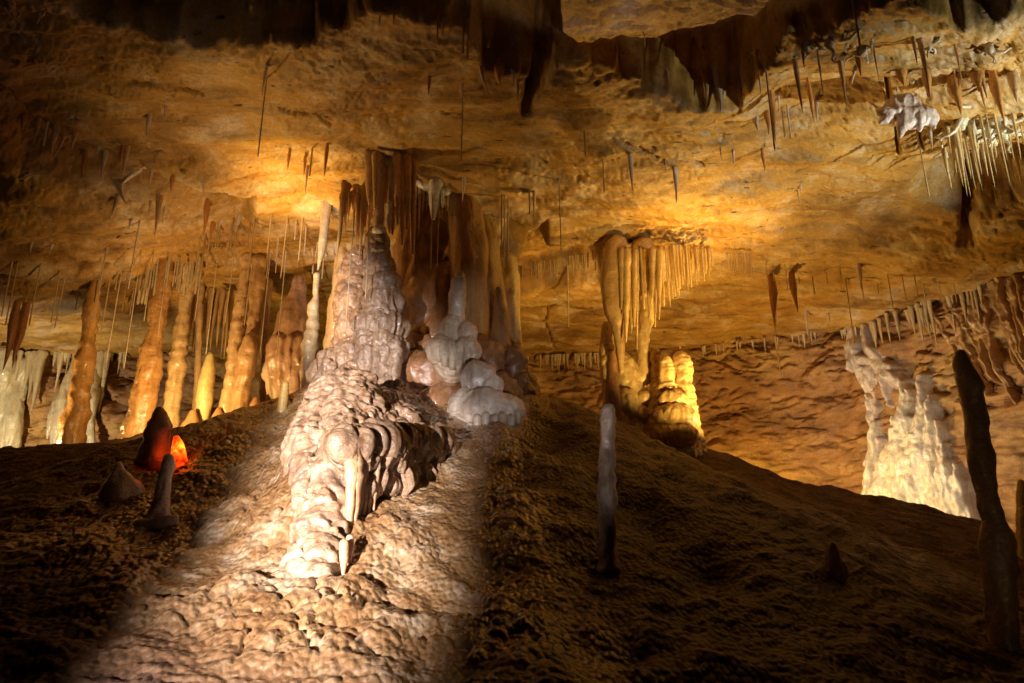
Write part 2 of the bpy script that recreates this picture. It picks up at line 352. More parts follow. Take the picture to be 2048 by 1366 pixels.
def zfloor(x, y, fine=True, want_mud_shade=False):
    x = np.asarray(x, np.float32); y = np.asarray(y, np.float32)
    # bank behind
    zr = np.interp(x, [p[0] for p in RIDGE], [p[1] for p in RIDGE]); yr = 12.7
    sl = 0.31 + 0.06 * sstep(0, 4, x)
    R = zr - np.where(y < yr, sl * (yr - y), 0.55 * (y - yr) * sstep(0, 1.2, y - yr))
    # central mound: a cone around a short crest
    cx = np.clip(x, -3.2, 0.15); dx = x - cx; dy = y - 10.5
    d = np.sqrt(dx * dx + dy * dy)
    M = 2.05 - 0.50 * (np.sqrt(d * d + .16) - .4) + 0.12 * sstep(2.5, 0.5, np.abs(x + 1.7)) * sstep(10, 6.5, y)
    M = M + 0.14 * fbm(x * .55, y * .55, 3.1, 3)
    xs = np.interp(y, [5.4, 6.5, 8, 9.6], [-1.62, -1.78, -2.0, -2.15]); wd = np.interp(y, [5.4, 7, 9.6], [.22, .42, .75])
    M = M + 0.34 * np.exp(-((x - xs) / wd) ** 2) * sstep(5.3, 6.0, y) * sstep(10.6, 9.8, y)
    h = smax(M, R, 0.10)
    mud_shade = sstep(0.0, 0.25, R - M)
    dirt_shade = np.maximum(mud_shade, 0.8 * np.maximum(sstep(-0.2, 0.9, x + .3 * perlin(x * 1.2, y * 1.2, 2.)), sstep(-3.4, -4.6, x + .3 * perlin(x * 1.2, y * 1.2, 5.)) * sstep(11, 9.8, y)))  # bank mud, plus shade painted on the flanks outside the beam
    h = smax(h, np.full_like(h, -2.1), 0.4)
    if fine:
        # cauliflower flowstone on the mound, gours on its flank, broken mud on the bank
        A = (1 - mud_shade)
        wx = x + 0.08 * perlin(x * 3, y * 3, .5); wy = y + 0.08 * perlin(x * 3, y * 3, 8.5)
        pop = sstep(-4.6, -3.0, x) * sstep(0.7, -0.2, x)
        wx = wx + 0.03 * perlin(x * 9, y * 9, 1.5); wy = wy + 0.03 * perlin(x * 9, y * 9, 4.5); o0 = np.zeros_like(x)
        b2 = bumps(wx * 7.5, wy * 5.0, o0 + 3); b3 = bumps(wx * 15, wy * 10.5, o0 + 6)
        rip = perlin(wx * 2.0, wy * 7.0, 2.2); rip2 = perlin(wx * 6, wy * 20, 5.2)
        lump = fbm(x * 1.7, y * 1.7, 6.6, 3); mk = 0.25 + 1.35 * sstep(-.3, .4, perlin(x * 1.2, y * 1.2, 3.9))
        def terr(base, st, sharp):          # flat treads and rounded, camera-facing lips
            q = base / st; f = q - np.floor(q); return (np.floor(q) + f * .35 + .65 * sstep(sharp, 1, f)) * st - base
        g1 = M + .16 * fbm(x * 2.2, y * 1.6, 2.7, 3) + .035 * perlin(x * 9, y * 6, 2.); g2 = M + .10 * fbm(x * 4.5, y * 3, 8.7, 3) + .02 * perlin(x * 16, y * 10, 1.)
        ter = terr(g1, .16, .45) + .8 * terr(g2, .065, .4)
        h = h + A * (pop * (.55 * ter + mk * (0.05 * b2 + 0.05 * b3)) + (1 - pop) * (0.35 * ter + 0.02 * rip + 0.012 * rip2 + .010 * b2) + 0.15 * lump)
        h = h + mud_shade * (0.13 * fbm(x * 1.6, y * 2.4, 1.9, 5, .6) + 0.03 * perlin(x * 3, y * 11, 4.))
        # sockets under the slender stalagmites
        for (px, py, Y, r, dpt) in ((330, 1050, 7.6, .30, .22), (1215, 1115, 7.2, .14, .25), (1090, 1010, 8.3, .42, .30), (1300, 1150, 6.6, .35, .22), (1420, 1250, 5.8, .35, .22)):
            p = W(px, py, Y); h = h - dpt * np.exp(-(((x - p[0]) / r) ** 2 + ((y - p[1]) / (r * 1.1)) ** 2))
    return (h, dirt_shade) if want_mud_shade else h

def ceil_hit(px, py, lo=4.0, hi=24.0):
    sl = slope(py); u = (px - CX) / FP; v = (CY - py) / FP; sx = u / (CP - v * SP)
    y = np.linspace(lo, hi, 500); d = zceil(sx * y, y, False) - sl * y
    i = int(np.argmax(d < 0)) if (d < 0).any() else len(y) - 1
    return np.array([sx * y[i], y[i], sl * y[i]])
def floor_hit(px, py, lo=2.5, hi=14.0):
    sl = slope(py); u = (px - CX) / FP; v = (CY - py) / FP; sx = u / (CP - v * SP)
    y = np.linspace(lo, hi, 500); d = zfloor(sx * y, y, False) - sl * y
    i = int(np.argmax(d > 0)) if (d > 0).any() else len(y) - 1
    return np.array([sx * y[i], y[i], sl * y[i]])

def fan(ns, ny, s0, s1, y0, y1):
    s = np.linspace(s0, s1, ns); y = y0 * (y1 / y0) ** np.linspace(0, 1, ny)
    S, Y = np.meshgrid(s, y); return S * Y, Y
X, Y = fan(820, 520, -1.05, 1.05, 4.2, 24)
Zc = zceil(X, Y)
link('cave_ceiling', mesh_from('cave_ceiling', np.stack([X, Y, Zc], -1).reshape(-1, 3), grid_faces(820, 520), True, M_CEIL), kind='structure')
X, Y = fan(800, 540, -1.05, 1.05, 2.4, 17)
Zf, mud_shade = zfloor(X, Y, want_mud_shade=True)
me = mesh_from('cave_floor', np.stack([X, Y, Zf], -1).reshape(-1, 3), grid_faces(800, 540), True, M_FLOOR)
attr(me, 'mud_shade', mud_shade); link('cave_floor', me, kind='structure')

# back wall: follows a plan line round the chamber
PLAN = np.array([(-22, 15.0), (-17.5, 17.2), (-13.5, 18.3), (-8, 19.0), (-3, 20.6), (1.2, 21.0), (5.7, 19.6), (8.4, 18.3), (9.6, 16.2), (10.3, 14.9), (10.9, 13.6), (11.6, 11.5), (12.4, 8.5), (13, 5)], float)
_L = np.concatenate([[0], np.cumsum(np.hypot(*np.diff(PLAN, axis=0).T))])
def wall_point(t):                 # smooth plan curve by arc length
    k = np.array([0.06, .12, .18, .28, .18, .12, .06]); o = np.linspace(-1.4, 1.4, 7)
    x = sum(w * np.interp(t + d, _L, PLAN[:, 0]) for w, d in zip(k, o)); y = sum(w * np.interp(t + d, _L, PLAN[:, 1]) for w, d in zip(k, o))
    return x, y
def wall_xyz(t, z, fine=True):
    x, y = wall_point(t); x2, y2 = wall_point(t + .05); tx, ty = x2 - x, y2 - y; l = np.hypot(tx, ty); nx, ny = ty / l, -tx / l      # towards the camera
    d = 0.35 * perlin(t * .35, z * .5, 1.2) + 0.35 * (z - 2.5) / 5 * 0.6
    if fine:
        wt = t + .25 * perlin(t * 1.1, z * 1.1, 7.); wz = z + .18 * perlin(t * 1.3, z * 1.3, 3.) + .10 * t * .3
        blk = fbm(wt * .8, wz * 1.6, 2.1, 5, .55)
        q = blk * 5.0; st = np.floor(q) + sstep(.7, 1, q - np.floor(q))
        cr = np.minimum(np.abs(perlin(wt * .7, wz * 1.5, 5.)), np.abs(perlin(wt * 1.6 + 4, wz * 3.4, 9.)) * 1.4)
        d = d + 0.085 * st + 0.12 * blk - 0.16 * sstep(.07, .0, cr) * sstep(-.1, .3, perlin(wt * .5, wz * .8, 1.)) + 0.10 * fbm(wt * 4, wz * 8, 5.5, 4, .6)
    return x + nx * d, y + ny * d, z
T = np.linspace(0, _L[-1], 640); Zw = np.linspace(-2.5, 6.2, 230)
TT, ZZ = np.meshgrid(T, Zw)
xw, yw, zw = wall_xyz(TT, ZZ)
link('back_wall', mesh_from('back_wall', np.stack([xw, yw, zw], -1).reshape(-1, 3), grid_faces(640, 230), True, M_WALL), kind='structure')
# ------------------------------------------------------------------ builders for formations
def lathe(prof, Yd, seg=24, step=0.05, flat=1.0, rounds=(True, True)):
    """closed skin of circular sections; prof = (px, py, half width in photo pixels) on the plane y = Yd"""
    P = []; R = []
    for px, py, hw in prof:
        p = W(px, py, Yd); P.append(p); R.append(hw / FP * depth(p))
    P = np.array(P); R = np.array(R)
    return lathe3(P, R, seg, step, flat, rounds)
def lathe3(P, R, seg=24, step=0.05, flat=1.0, rounds=(True, True)):
    P = np.asarray(P, float); R = np.asarray(R, float)
    L = np.concatenate([[0], np.cumsum(np.linalg.norm(np.diff(P, axis=0), axis=1))])
    n = max(4, int(L[-1] / step)); t = np.linspace(0, L[-1], n + 1)
    def sm(a):                      # soft interpolation
        h = L[-1] / (len(L) * 5)
        return (np.interp(t - h, L, a) + 2 * np.interp(t, L, a) + np.interp(t + h, L, a)) / 4
    C = np.stack([sm(P[:, k]) for k in range(3)], -1); r = sm(R)
    def cap(c, r0, d):
        a = np.array([0.5, 0.8, 0.97, 1.0]) * math.pi / 2
        return [(c + d * r0 * math.sin(q) * .9, max(r0 * math.cos(q), 1e-4)) for q in a]
    dirs = lambda a, b: (a - b) / (np.linalg.norm(a - b) + 1e-9)
    e0 = cap(C[0], r[0], dirs(C[0], C[1]))[::-1]; e1 = cap(C[-1], r[-1], dirs(C[-1], C[-2]))
    C = np.concatenate([[e[0] for e in e0], C, [e[0] for e in e1]]); r = np.concatenate([[e[1] for e in e0], r, [e[1] for e in e1]])
    T = np.gradient(C, axis=0); T /= np.linalg.norm(T, axis=1)[:, None] + 1e-9
    ax = np.array([1., 0, 0]) if abs(T.mean(0)[0]) < .8 else np.array([0, 0, 1.])
    B = np.cross(T, ax); B /= np.linalg.norm(B, axis=1)[:, None]; A = np.cross(B, T)
    th = np.linspace(0, 2 * np.pi, seg, endpoint=False)
    D = A[:, None] * np.cos(th)[None, :, None] + B[:, None] * np.sin(th)[None, :, None] * flat
    V = C[:, None] + D * r[:, None, None]
    return V.reshape(-1, 3), grid_faces(seg, len(r), True), np.repeat(r, seg), (D / np.linalg.norm(D, axis=2)[..., None]).reshape(-1, 3)
def blob(px, py, Yd, rx, ry, rd=None, seg=20):
    c = W(px, py, Yd); k = depth(c) / FP; rd = rd or (rx + ry) / 2
    n = 12; ph = np.linspace(-math.pi / 2 + .02, math.pi / 2 - .02, n); th = np.linspace(0, 2 * math.pi, seg, endpoint=False)
    PH, TH = np.meshgrid(ph, th, indexing='ij')
    V = np.stack([c[0] + rx * k * np.cos(PH) * np.cos(TH), c[1] + rd * k * np.cos(PH) * np.sin(TH), c[2] + ry * k * np.sin(PH)], -1)
    return V.reshape(-1, 3), grid_faces(seg, n, True)
def join(prims):
    V, F, o = [], [], 0
    for p in prims: V.append(p[0]); F.append(p[1] + o); o += len(p[0])
    return np.concatenate(V), np.concatenate(F)
def disp(P, pop=None, pop2=None, flute=None, ring=None, lump=None, seed=0.0):
    """height of calcite relief at points P: knobs, flutes, growth rings, lumps; each (frequency, amplitude)"""
    x, y, z = P[:, 0] + seed, P[:, 1], P[:, 2]; h = np.zeros(len(P))
    wx = x + .05 * perlin(x * 4, y * 4, z * 4); wz = z + .05 * perlin(x * 4 + 9, y * 4, z * 4)
    if pop: h += pop[1] * (.4 + 1.1 * sstep(-.3, .4, perlin(x * 1.7, y * 1.7, z * 1.7 + 3))) * bumps(wx * pop[0], y * pop[0], wz * pop[0] * .8)
    if pop2: h += pop2[1] * bumps(wx * pop2[0], y * pop2[0], wz * pop2[0] * .8)
    if flute: h += flute[1] * (1 - 2.2 * np.abs(perlin(wx * flute[0], y * flute[0], z * flute[0] * .10)))
    if ring:
        zz = wz + .12 * perlin(x * 1.5, y * 1.5, z * 1.1)
        h += ring[1] * (.35 + 1.2 * np.abs(perlin(x * .7 + 5, y * .7, z * 1.3))) * (1 - 2.2 * np.abs(perlin(x * 2.2, y * 2.2, zz * ring[0])))
    if lump: h += lump[1] * fbm(x * lump[0], y * lump[0], z * lump[0] * .8, 3)
    return h
def formation_mesh(name, prims, mat, voxel=None, smooth=6, **d):
    """one mesh; voxel fuses overlapping shapes into a continuous flowstone skin"""
    if voxel is None:
        Vs, Fs, o = [], [], 0
        for V, F, r, D in prims:
            amp = np.clip(r / 0.10, 0.15, 1.0)
            dd = disp(V, **d); V = V + D * ((dd - dd.mean() * .8) * amp)[:, None]
            Vs.append(V); Fs.append(F + o); o += len(V)
        return mesh_from(name, np.concatenate(Vs), np.concatenate(Fs), True, mat)
    V, F = join(prims)
    tmp = bpy.data.objects.new('tmp', mesh_from('tmp', V, F)); COL.objects.link(tmp)
    m = tmp.modifiers.new('r', 'REMESH'); m.mode = 'VOXEL'; m.voxel_size = voxel; m.use_smooth_shade = True
    s = tmp.modifiers.new('s', 'SMOOTH'); s.factor = 0.5; s.iterations = smooth
    dg = bpy.context.evaluated_depsgraph_get(); ev = tmp.evaluated_get(dg)
    me = bpy.data.meshes.new_from_object(ev); me.name = name
    bpy.data.objects.remove(tmp)
    n = len(me.vertices); co = np.empty(n * 3, np.float32); me.vertices.foreach_get('co', co); co = co.reshape(-1, 3)
    no = np.empty(n * 3, np.float32); me.vertex_normals.foreach_get('vector', no); no = no.reshape(-1, 3)
    co = co + no * disp(co, **d)[:, None]
    me.vertices.foreach_set('co', co.astype(np.float32).ravel()); me.materials.clear(); me.materials.append(mat)
    me.polygons.foreach_set('use_smooth', np.ones(len(me.polygons), bool)); me.update()
    return me
def rebase(o):                       # origin to the foot of the thing
    me = o.data; n = len(me.vertices); co = np.empty(n * 3, np.float32); me.vertices.foreach_get('co', co); co = co.reshape(-1, 3)
    b = np.array([(co[:, 0].min() + co[:, 0].max()) / 2, (co[:, 1].min() + co[:, 1].max()) / 2, co[:, 2].min()])
    me.vertices.foreach_set('co', (co - b).astype(np.float32).ravel()); me.update(); o.location = Vector(o.location) + Vector([float(v) for v in b])
def thing(name, prims, label, cat, color, mat=None, voxel=None, group=None, parent=None, smooth=6, **d):
    if isinstance(prims, tuple): prims = [prims]
    me = formation_mesh(name, prims, mat or M_CALC, voxel, smooth, **d)
    o = link(name, me, parent, label, cat, group, None, color)
    if parent is None: rebase(o)
    return o
def Yf(px, py): return float(floor_hit(px, py)[1])

# ------------------------------------------------------------------ the central pillar group
Y0 = 9.9
shaft = [lathe([(758, 815, 40), (752, 760, 36), (757, 720, 38), (760, 703, 47), (760, 686, 45), (757, 674, 32), (760, 664, 46), (762, 650, 42), (762, 640, 29), (761, 622, 31), (763, 605, 33), (764, 590, 25), (764, 572, 29), (763, 555, 22), (760, 535, 25), (759, 516, 18), (758, 505, 20), (757, 494, 15), (757, 484, 18), (757, 472, 13)], Y0),
       blob(765, 655, Y0, 45, 13), blob(765, 694, Y0, 44, 14), blob(752, 745, Y0 - .05, 38, 18), blob(790, 660, Y0 - .02, 16, 16)]
for k, (px, t, b, w) in enumerate([(722, 700, 770, 8), (738, 700, 780, 9), (756, 700, 775, 8), (773, 700, 790, 8), (788, 690, 760, 9), (735, 750, 830, 11), (762, 760, 840, 11)]):
    shaft.append(lathe([(px, t, w), (px, (t + b) / 2, w * .9), (px, b, w * .5)], Y0 - .30, 12))
lobes = [lathe([(698, 700, 26), (700, 640, 23), (701, 590, 21), (705, 545, 17), (712, 520, 11), (720, 508, 7)], Y0 + .55),
       blob(702, 655, Y0 + .28, 24, 27), blob(690, 610, Y0 + .42, 11, 40), blob(708, 596, Y0 + .38, 11, 38)]
pil = [blob(668, 735, Y0 + .05, 26, 34), blob(700, 725, Y0 - .05, 30, 36), blob(655, 770, Y0 - .05, 20, 30), blob(690, 775, Y0 - .15, 38, 40), blob(640, 750, Y0 + .1, 14, 20), blob(748, 800, Y0 - .15, 40, 26), blob(775, 812, Y0 - .15, 36, 22)]
for px, t, b in ((652, 730, 775), (664, 735, 790), (676, 745, 800), (690, 740, 800), (705, 735, 790)):
    pil.append(lathe([(px, t, 8), (px, b, 5)], Y0 - .33, 12))
for px, py, rx, ry in ((660, 830, 44, 40), (705, 830, 50, 40), (640, 870, 34, 40), (690, 880, 52, 40), (740, 860, 48, 34), (630, 915, 28, 40), (780, 830, 35, 22), (730, 900, 48, 30), (655, 925, 40, 34)):
    pil.append(blob(px, py, 9.6 - (py - 800) / 120 * .9, rx, ry, (rx + ry) * .55))
pillar = bpy.data.objects.new('central_pillar', None); COL.objects.link(pillar)
pillar['label'] = 'massive lobed flowstone pillar standing in the middle of the lit mound'; pillar['category'] = 'stalagmite'
pb = W(755, 850, Y0); pillar.location = pb
def under(parent, o):
    o.parent = parent; o.location = o.location - parent.location
    return o
for nm, pr, cc in (('shaft', shaft, (0.33, 0.215, 0.14)), ('side_lobes', lobes, (0.52, 0.30, 0.16)), ('foot', pil, (0.45, 0.28, 0.17))):
    b = thing(nm, pr, None, None, cc, M_FLOW, voxel=0.015, smooth=4, pop=(9, .045), pop2=(17, .035), flute=(10, .035), lump=(3, .10)); under(pillar, b)
tip = thing('rounded_tip', [blob(758, 462, Y0 - .12, 15, 13)], 'smooth white drip-polished knob', None, (0.74, 0.64, 0.58), voxel=0.012, lump=(6, .01)); under(pillar, tip)

# cascade of flowstone that runs down the mound in front of the pillar
def on_floor(px, py, lift=0.0):
    p = floor_hit(px, py); return p
def flow(pts, lift=.0):            # a tongue lying on the slope, half sunk in it
    P, R = [], []
    for px, py, hw in pts:
        Yd = Yf(px, py + hw * .5); p = W(px, py, Yd); r = hw / FP * depth(p); p[1] += r * .3; p[2] += lift; P.append(p); R.append(r)
    return lathe3(np.array(P), np.array(R), 24, .06)
cas = [flow([(735, 840, 52), (695, 885, 54), (660, 945, 46), (645, 1020, 42), (640, 1090, 34), (641, 1150, 24), (642, 1175, 12)], -.04),
       flow([(770, 850, 46), (790, 880, 40), (825, 900, 30), (852, 915, 20)], .02), flow([(640, 850, 42), (622, 910, 34), (612, 960, 24), (606, 1010, 18)]),
       flow([(625, 1060, 20), (608, 1110, 14), (600, 1150, 9)]), flow([(690, 800, 60), (700, 840, 60), (680, 900, 50)])]
lipP, lipR = [], []
for k in range(9):
    f = k / 8; px = 692 + 170 * f; p = W(px, 893 - 8 * f, Yf(px, 1084 - 150 * f ** .85) + .06); lipP.append(p); lipR.append(20 / FP * depth(p))
cas.append(lathe3(np.array(lipP), np.array(lipR), 16, .05)); cas.append(lathe3(np.array(lipP) + np.array([0, .22, -.05]), np.array(lipR) * 1.6, 16, .05)); cas.append(lathe3(np.array(lipP) + np.array([0, .35, -.28]), np.array(lipR) * 1.9, 16, .05))
cascade = bpy.data.objects.new('flowstone_cascade', None); COL.objects.link(cascade); cascade.location = floor_hit(640, 1170)
cascade['label'] = 'knobbly flowstone cascade spilling down the bright front of the mound'; cascade['category'] = 'flowstone'
c = thing('cascade_body', cas, None, None, (0.46, 0.29, 0.18), M_FLOW, voxel=0.015, smooth=10, pop=(10, .045), pop2=(19, .038), flute=(9, .045), lump=(2.6, .15)); under(cascade, c)
rnd = random.Random(5)
for k in range(17):                      # the fringe of drapery spikes under the overhanging lip
    f = k / 16; px = 702 + 156 * f; tipy = 1078 - 150 * f ** .85 + rnd.uniform(-14, 8); t = 896 - 6 * f
    Yd = Yf(px, tipy + 6) - .03 + rnd.uniform(-.05, .05); w = rnd.uniform(7, 12)
    d_ = thing('drapery_spike', lathe([(px + 2, t, w), (px, t + (tipy - t) * .35, w * 1.05), (px - 2, t + (tipy - t) * .7, w * .7), (px - 4, tipy, 2)], Yd, 16, .02), None, None, (0.62, 0.36, 0.19), pop2=(14, .04), ring=(9, .02), lump=(4, .05), seed=k * 3.1)
    under(cascade, d_)
for px, t, b, w in ((688, 1085, 1150, 9), (700, 1075, 1130, 8), (668, 1060, 1110, 9)):
    d_ = thing('drapery_spike', lathe([(px, t, w), (px, (t + b) / 2, w), (px - 2, b, 3)], Yf(px, b) - .05, 14, .02), None, None, (0.62, 0.40, 0.22), pop2=(16, .03)); under(cascade, d_)

# brown mass that carries the right-hand lobes
mass = [blob(880, 760, 10.5, 110, 60), blob(960, 740, 10.7, 70, 60), blob(900, 830, 10.0, 90, 60), blob(1000, 820, 10.2, 55, 70), blob(820, 720, 11.0, 60, 50)]
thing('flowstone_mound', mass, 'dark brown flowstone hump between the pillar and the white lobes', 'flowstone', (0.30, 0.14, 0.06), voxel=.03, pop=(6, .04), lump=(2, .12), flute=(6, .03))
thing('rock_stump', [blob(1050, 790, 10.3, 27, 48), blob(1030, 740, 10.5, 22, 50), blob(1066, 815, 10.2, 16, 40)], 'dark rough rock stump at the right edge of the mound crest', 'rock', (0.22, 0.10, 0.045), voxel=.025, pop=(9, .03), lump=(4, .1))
thing('stalagmite', [lathe([(908, 730, 36), (907, 712, 33), (905, 690, 29), (906, 665, 25), (908, 645, 19), (912, 634, 12), (914, 615, 10), (915, 602, 11), (916, 585, 9), (918, 565, 8), (918, 552, 6)], 9.7), blob(934, 668, 9.55, 17, 20), blob(935, 700, 9.5, 20, 26), blob(885, 700, 9.55, 24, 26)]
      + [lathe([(px, 690, 7), (px, b, 3)], 9.38, 10) for px, b in ((890, 728), (905, 735), (920, 740), (934, 738), (946, 730))],
      'cream stalagmite with slim white tip and drooping skirt right of the pillar', 'stalagmite', (0.64, 0.49, 0.34), M_CALC, voxel=.013, smooth=5, pop=(7, .035), ring=(5, .02), pop2=(18, .016), flute=(8, .015))
lobe = [blob(958, 760, 9.2, 34, 32), blob(975, 775, 9.2, 30, 30), blob(975, 825, 9.1, 66, 42), blob(932, 815, 9.1, 30, 34), blob(928, 850, 9.05, 28, 32), blob(1010, 830, 9.1, 36, 36)]
lb = thing('flowstone_lobe', lobe, 'white bulging flowstone lobe with hanging drip spikes right of the pillar', 'flowstone', (0.62, 0.50, 0.40), M_CALC, voxel=.016, smooth=6, pop=(6, .035), pop2=(16, .016), flute=(6, .03), lump=(3, .06))
for px, t, b, w in ((955, 835, 885, 9), (972, 830, 895, 9), (990, 835, 890, 10), (1006, 830, 892, 9), (1022, 835, 885, 9), (1036, 825, 870, 8), (940, 850, 885, 8)):
    d_ = thing('drip_spike', lathe([(px, t, w), (px, t + (b - t) * .5, w * .8), (px, b, 2)], 9.1 - .37 * math.sqrt(max(1 - ((px - 978) / 72) ** 2, .1)) - .05, 14, .02), None, None, (0.60, 0.46, 0.35), pop2=(14, .02)); under(lb, d_)

# smooth brown columns in the shade behind
thing('column', lathe([(935, 720, 46), (937, 600, 38), (939, 500, 37), (932, 440, 36), (926, 400, 30), (918, 372, 24), (912, 340, 24)], 11.3, 40), 'broad smooth brown column in shade behind the white-tipped stalagmite', 'column', (0.46, 0.25, 0.09), flute=(4, .04), lump=(2, .05))
thing('column', lathe([(985, 720, 36), (979, 600, 30), (975, 540, 30), (968, 480, 28), (958, 430, 20), (950, 400, 16)], 11.7, 36), 'tan drapery column with curved right edge behind the mound', 'column', (0.46, 0.28, 0.10), flute=(5, .04), lump=(2, .05))
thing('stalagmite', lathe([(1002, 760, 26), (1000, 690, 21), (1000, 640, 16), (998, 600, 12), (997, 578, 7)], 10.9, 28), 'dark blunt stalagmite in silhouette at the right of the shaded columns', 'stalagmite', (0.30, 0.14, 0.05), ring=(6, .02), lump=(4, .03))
thing('column', lathe([(1040, 760, 18), (1031, 690, 11), (1028, 640, 12), (1020, 590, 20), (1012, 550, 26), (1005, 520, 26)], 12.0, 28), 'ragged column with a bright yellow right edge behind the mound', 'column', (0.58, 0.40, 0.16), flute=(6, .03))
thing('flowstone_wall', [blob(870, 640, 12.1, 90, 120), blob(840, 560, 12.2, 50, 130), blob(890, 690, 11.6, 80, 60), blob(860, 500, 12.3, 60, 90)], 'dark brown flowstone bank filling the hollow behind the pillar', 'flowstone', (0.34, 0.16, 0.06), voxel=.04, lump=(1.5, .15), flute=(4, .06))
thing('stalagmite', lathe([(755, 660, 20), (856, 690, 14), (855, 675, 8)][1:], 10.4, 20), 'small dark knob stalagmite between the pillar and the white-tipped stalagmite', 'stalagmite', (0.36, 0.18, 0.08), lump=(5, .03))
thing('column', lathe([(668, 720, 19), (671, 660, 18), (673, 630, 16), (677, 590, 14), (682, 550, 15), (684, 515, 11), (684, 498, 6)], 10.7, 28), 'orange knobbly column standing against the left side of the pillar', 'column', (0.62, 0.36, 0.13), pop=(9, .035), pop2=(20, .015), ring=(5, .02))

# ------------------------------------------------------------------ left: columns behind the ridge
thing('stalagmite', lathe([(130, 990, 25.8), (140, 905, 24.1), (150, 850, 23.2), (160, 805, 20.6), (163, 770, 16.3), (172, 710, 14.6), (178, 655, 13.8), (185, 610, 10.3), (190, 575, 9.5), (194, 540, 6.9), (196, 520, 4.3)], 13.5, 32), 'tall amber column tapering upwards, leftmost in front of the pale wall', 'column', (0.62, 0.34, 0.10), ring=(2.5, .05), pop=(7, .04), pop2=(14, .03), flute=(6, .02), lump=(3, .06))
thing('column', lathe([(262, 900, 25.2), (272, 868, 22.7), (283, 820, 23.5), (292, 770, 21.0), (303, 705, 16.8), (312, 650, 15.1), (322, 600, 14.3), (330, 555, 15.1), (335, 530, 16.0), (338, 505, 18.5)], 12.9, 32), 'thick dark amber column with glistening left edge behind the ridge', 'column', (0.50, 0.27, 0.09), pop=(7, .055), pop2=(18, .03), flute=(6, .03), lump=(2.5, .08))
thing('column', lathe([(330, 900, 19.8), (338, 850, 18.0), (345, 800, 15.3), (351, 755, 13.5), (356, 715, 12.6), (362, 660, 12.6), (370, 605, 9.9), (376, 572, 14.4), (381, 545, 23.4), (384, 518, 27.0)], 13.3, 28), 'slender cream column that flares at the ceiling, right of the amber column', 'column', (0.60, 0.42, 0.19), ring=(5, .035), pop=(9, .03), flute=(8, .03), lump=(3, .06))
thing('stalagmite', lathe([(398, 860, 17), (405, 830, 15), (410, 795, 16), (414, 760, 15), (418, 728, 12), (422, 708, 6)], 12.9, 24), 'pale yellow pointed stalagmite among the left columns', 'stalagmite', (0.66, 0.54, 0.22), ring=(6, .012), lump=(3, .03))
thing('column', lathe([(450, 850, 17.6), (455, 815, 16.0), (461, 780, 13.6), (466, 730, 11.2), (470, 690, 12.0), (476, 640, 11.2), (482, 600, 10.4), (488, 570, 8.8), (492, 540, 12.0), (494, 515, 14.4)], 13.1, 28), 'tan ringed column with collar joints left of the brown double column', 'column', (0.60, 0.40, 0.19), ring=(5, .05), pop2=(14, .03), lump=(3, .06))
thing('column', [lathe([(478, 845, 21.3), (482, 800, 16.4), (490, 750, 16.4), (497, 710, 18.0), (502, 685, 16.4), (503, 672, 9.8)], 13.0, 28), lathe([(500, 690, 12.3), (506, 640, 13.9), (512, 600, 13.1), (515, 560, 13.1), (517, 520, 16.4)], 13.2, 26)], 'brown column rising out of a wider pale-capped stump', 'column', (0.54, 0.33, 0.14), ring=(4, .04), pop=(9, .03), flute=(7, .04), lump=(3, .06))
thing('column', lathe([(392, 850, 9), (394, 780, 7), (397, 700, 6), (399, 620, 6), (402, 560, 8), (403, 530, 11)], 13.9, 18), 'very slim tan column between the cream column and the yellow pointed stalagmite', 'column', (0.58, 0.40, 0.20), ring=(6, .03), lump=(3, .04))
thing('column', lathe([(524, 845, 10), (526, 770, 7), (530, 690, 6), (533, 610, 7), (536, 560, 10)], 13.8, 18), 'very slim cream column between the brown column and the bell', 'column', (0.62, 0.45, 0.25), ring=(6, .03), lump=(3, .04))
thing('drapery', lathe([(536, 850, 17), (541, 820, 15), (547, 790, 13), (540, 765, 11), (533, 742, 12), (542, 726, 14), (556, 718, 12)], 13.2, 24, .05, .6), 'pale curled drapery with scalloped edge beside the brown bell', 'drapery', (0.60, 0.46, 0.27), flute=(8, .03), lump=(3, .05))
bell = [lathe([(585, 840, 42), (585, 780, 40), (584, 720, 40), (585, 690, 40), (588, 655, 33), (590, 620, 24), (593, 590, 15), (596, 560, 8)], 13.5, 40)]
for px, t, b, w in ((556, 680, 780, 11), (568, 680, 800, 11), (582, 680, 785, 11), (596, 680, 800, 11), (610, 680, 775, 11), (546, 690, 755, 8)):
    bell.append(lathe([(px, t, w), (px - 2, (t + b) / 2, w * .9), (px - 3, b, 3)], 13.12, 14, .04))
thing('bell_column', bell, 'large brown bell-shaped column with fluted skirt behind the slender stalagmite', 'column', (0.46, 0.27, 0.15), voxel=.03, smooth=6, flute=(5, .04), pop=(8, .03), lump=(2, .08))
ys = 11.6
thing('stalagmite', lathe([(610, 812, 15), (612, 790, 13), (613, 765, 12), (617, 725, 14), (621, 680, 13), (625, 645, 13), (628, 612, 10), (631, 597, 5), (633, 565, 5), (634, 548, 5)], ys, 26, .03), 'tall thin cream stalagmite of stacked rings, almost touching a stalactite', 'stalagmite', (0.70, 0.52, 0.27), pop=(8, .045), ring=(6, .03), pop2=(20, .015))
thing('stalagmite', lathe([(562, 832, 9), (565, 812, 9), (568, 790, 9), (571, 768, 7)], Yf(564, 825), 20, .03), 'short glowing yellow stalagmite on the mound shoulder', 'stalagmite', (0.70, 0.44, 0.12), ring=(8, .02))
thing('stalagmite', lathe([(454, 888, 8), (459, 870, 7), (462, 858, 8), (463, 850, 5)], Yf(458, 884), 16, .02), 'tiny yellow stub on the sparkling slope', 'stalagmite', (0.66, 0.42, 0.13), lump=(8, .02))
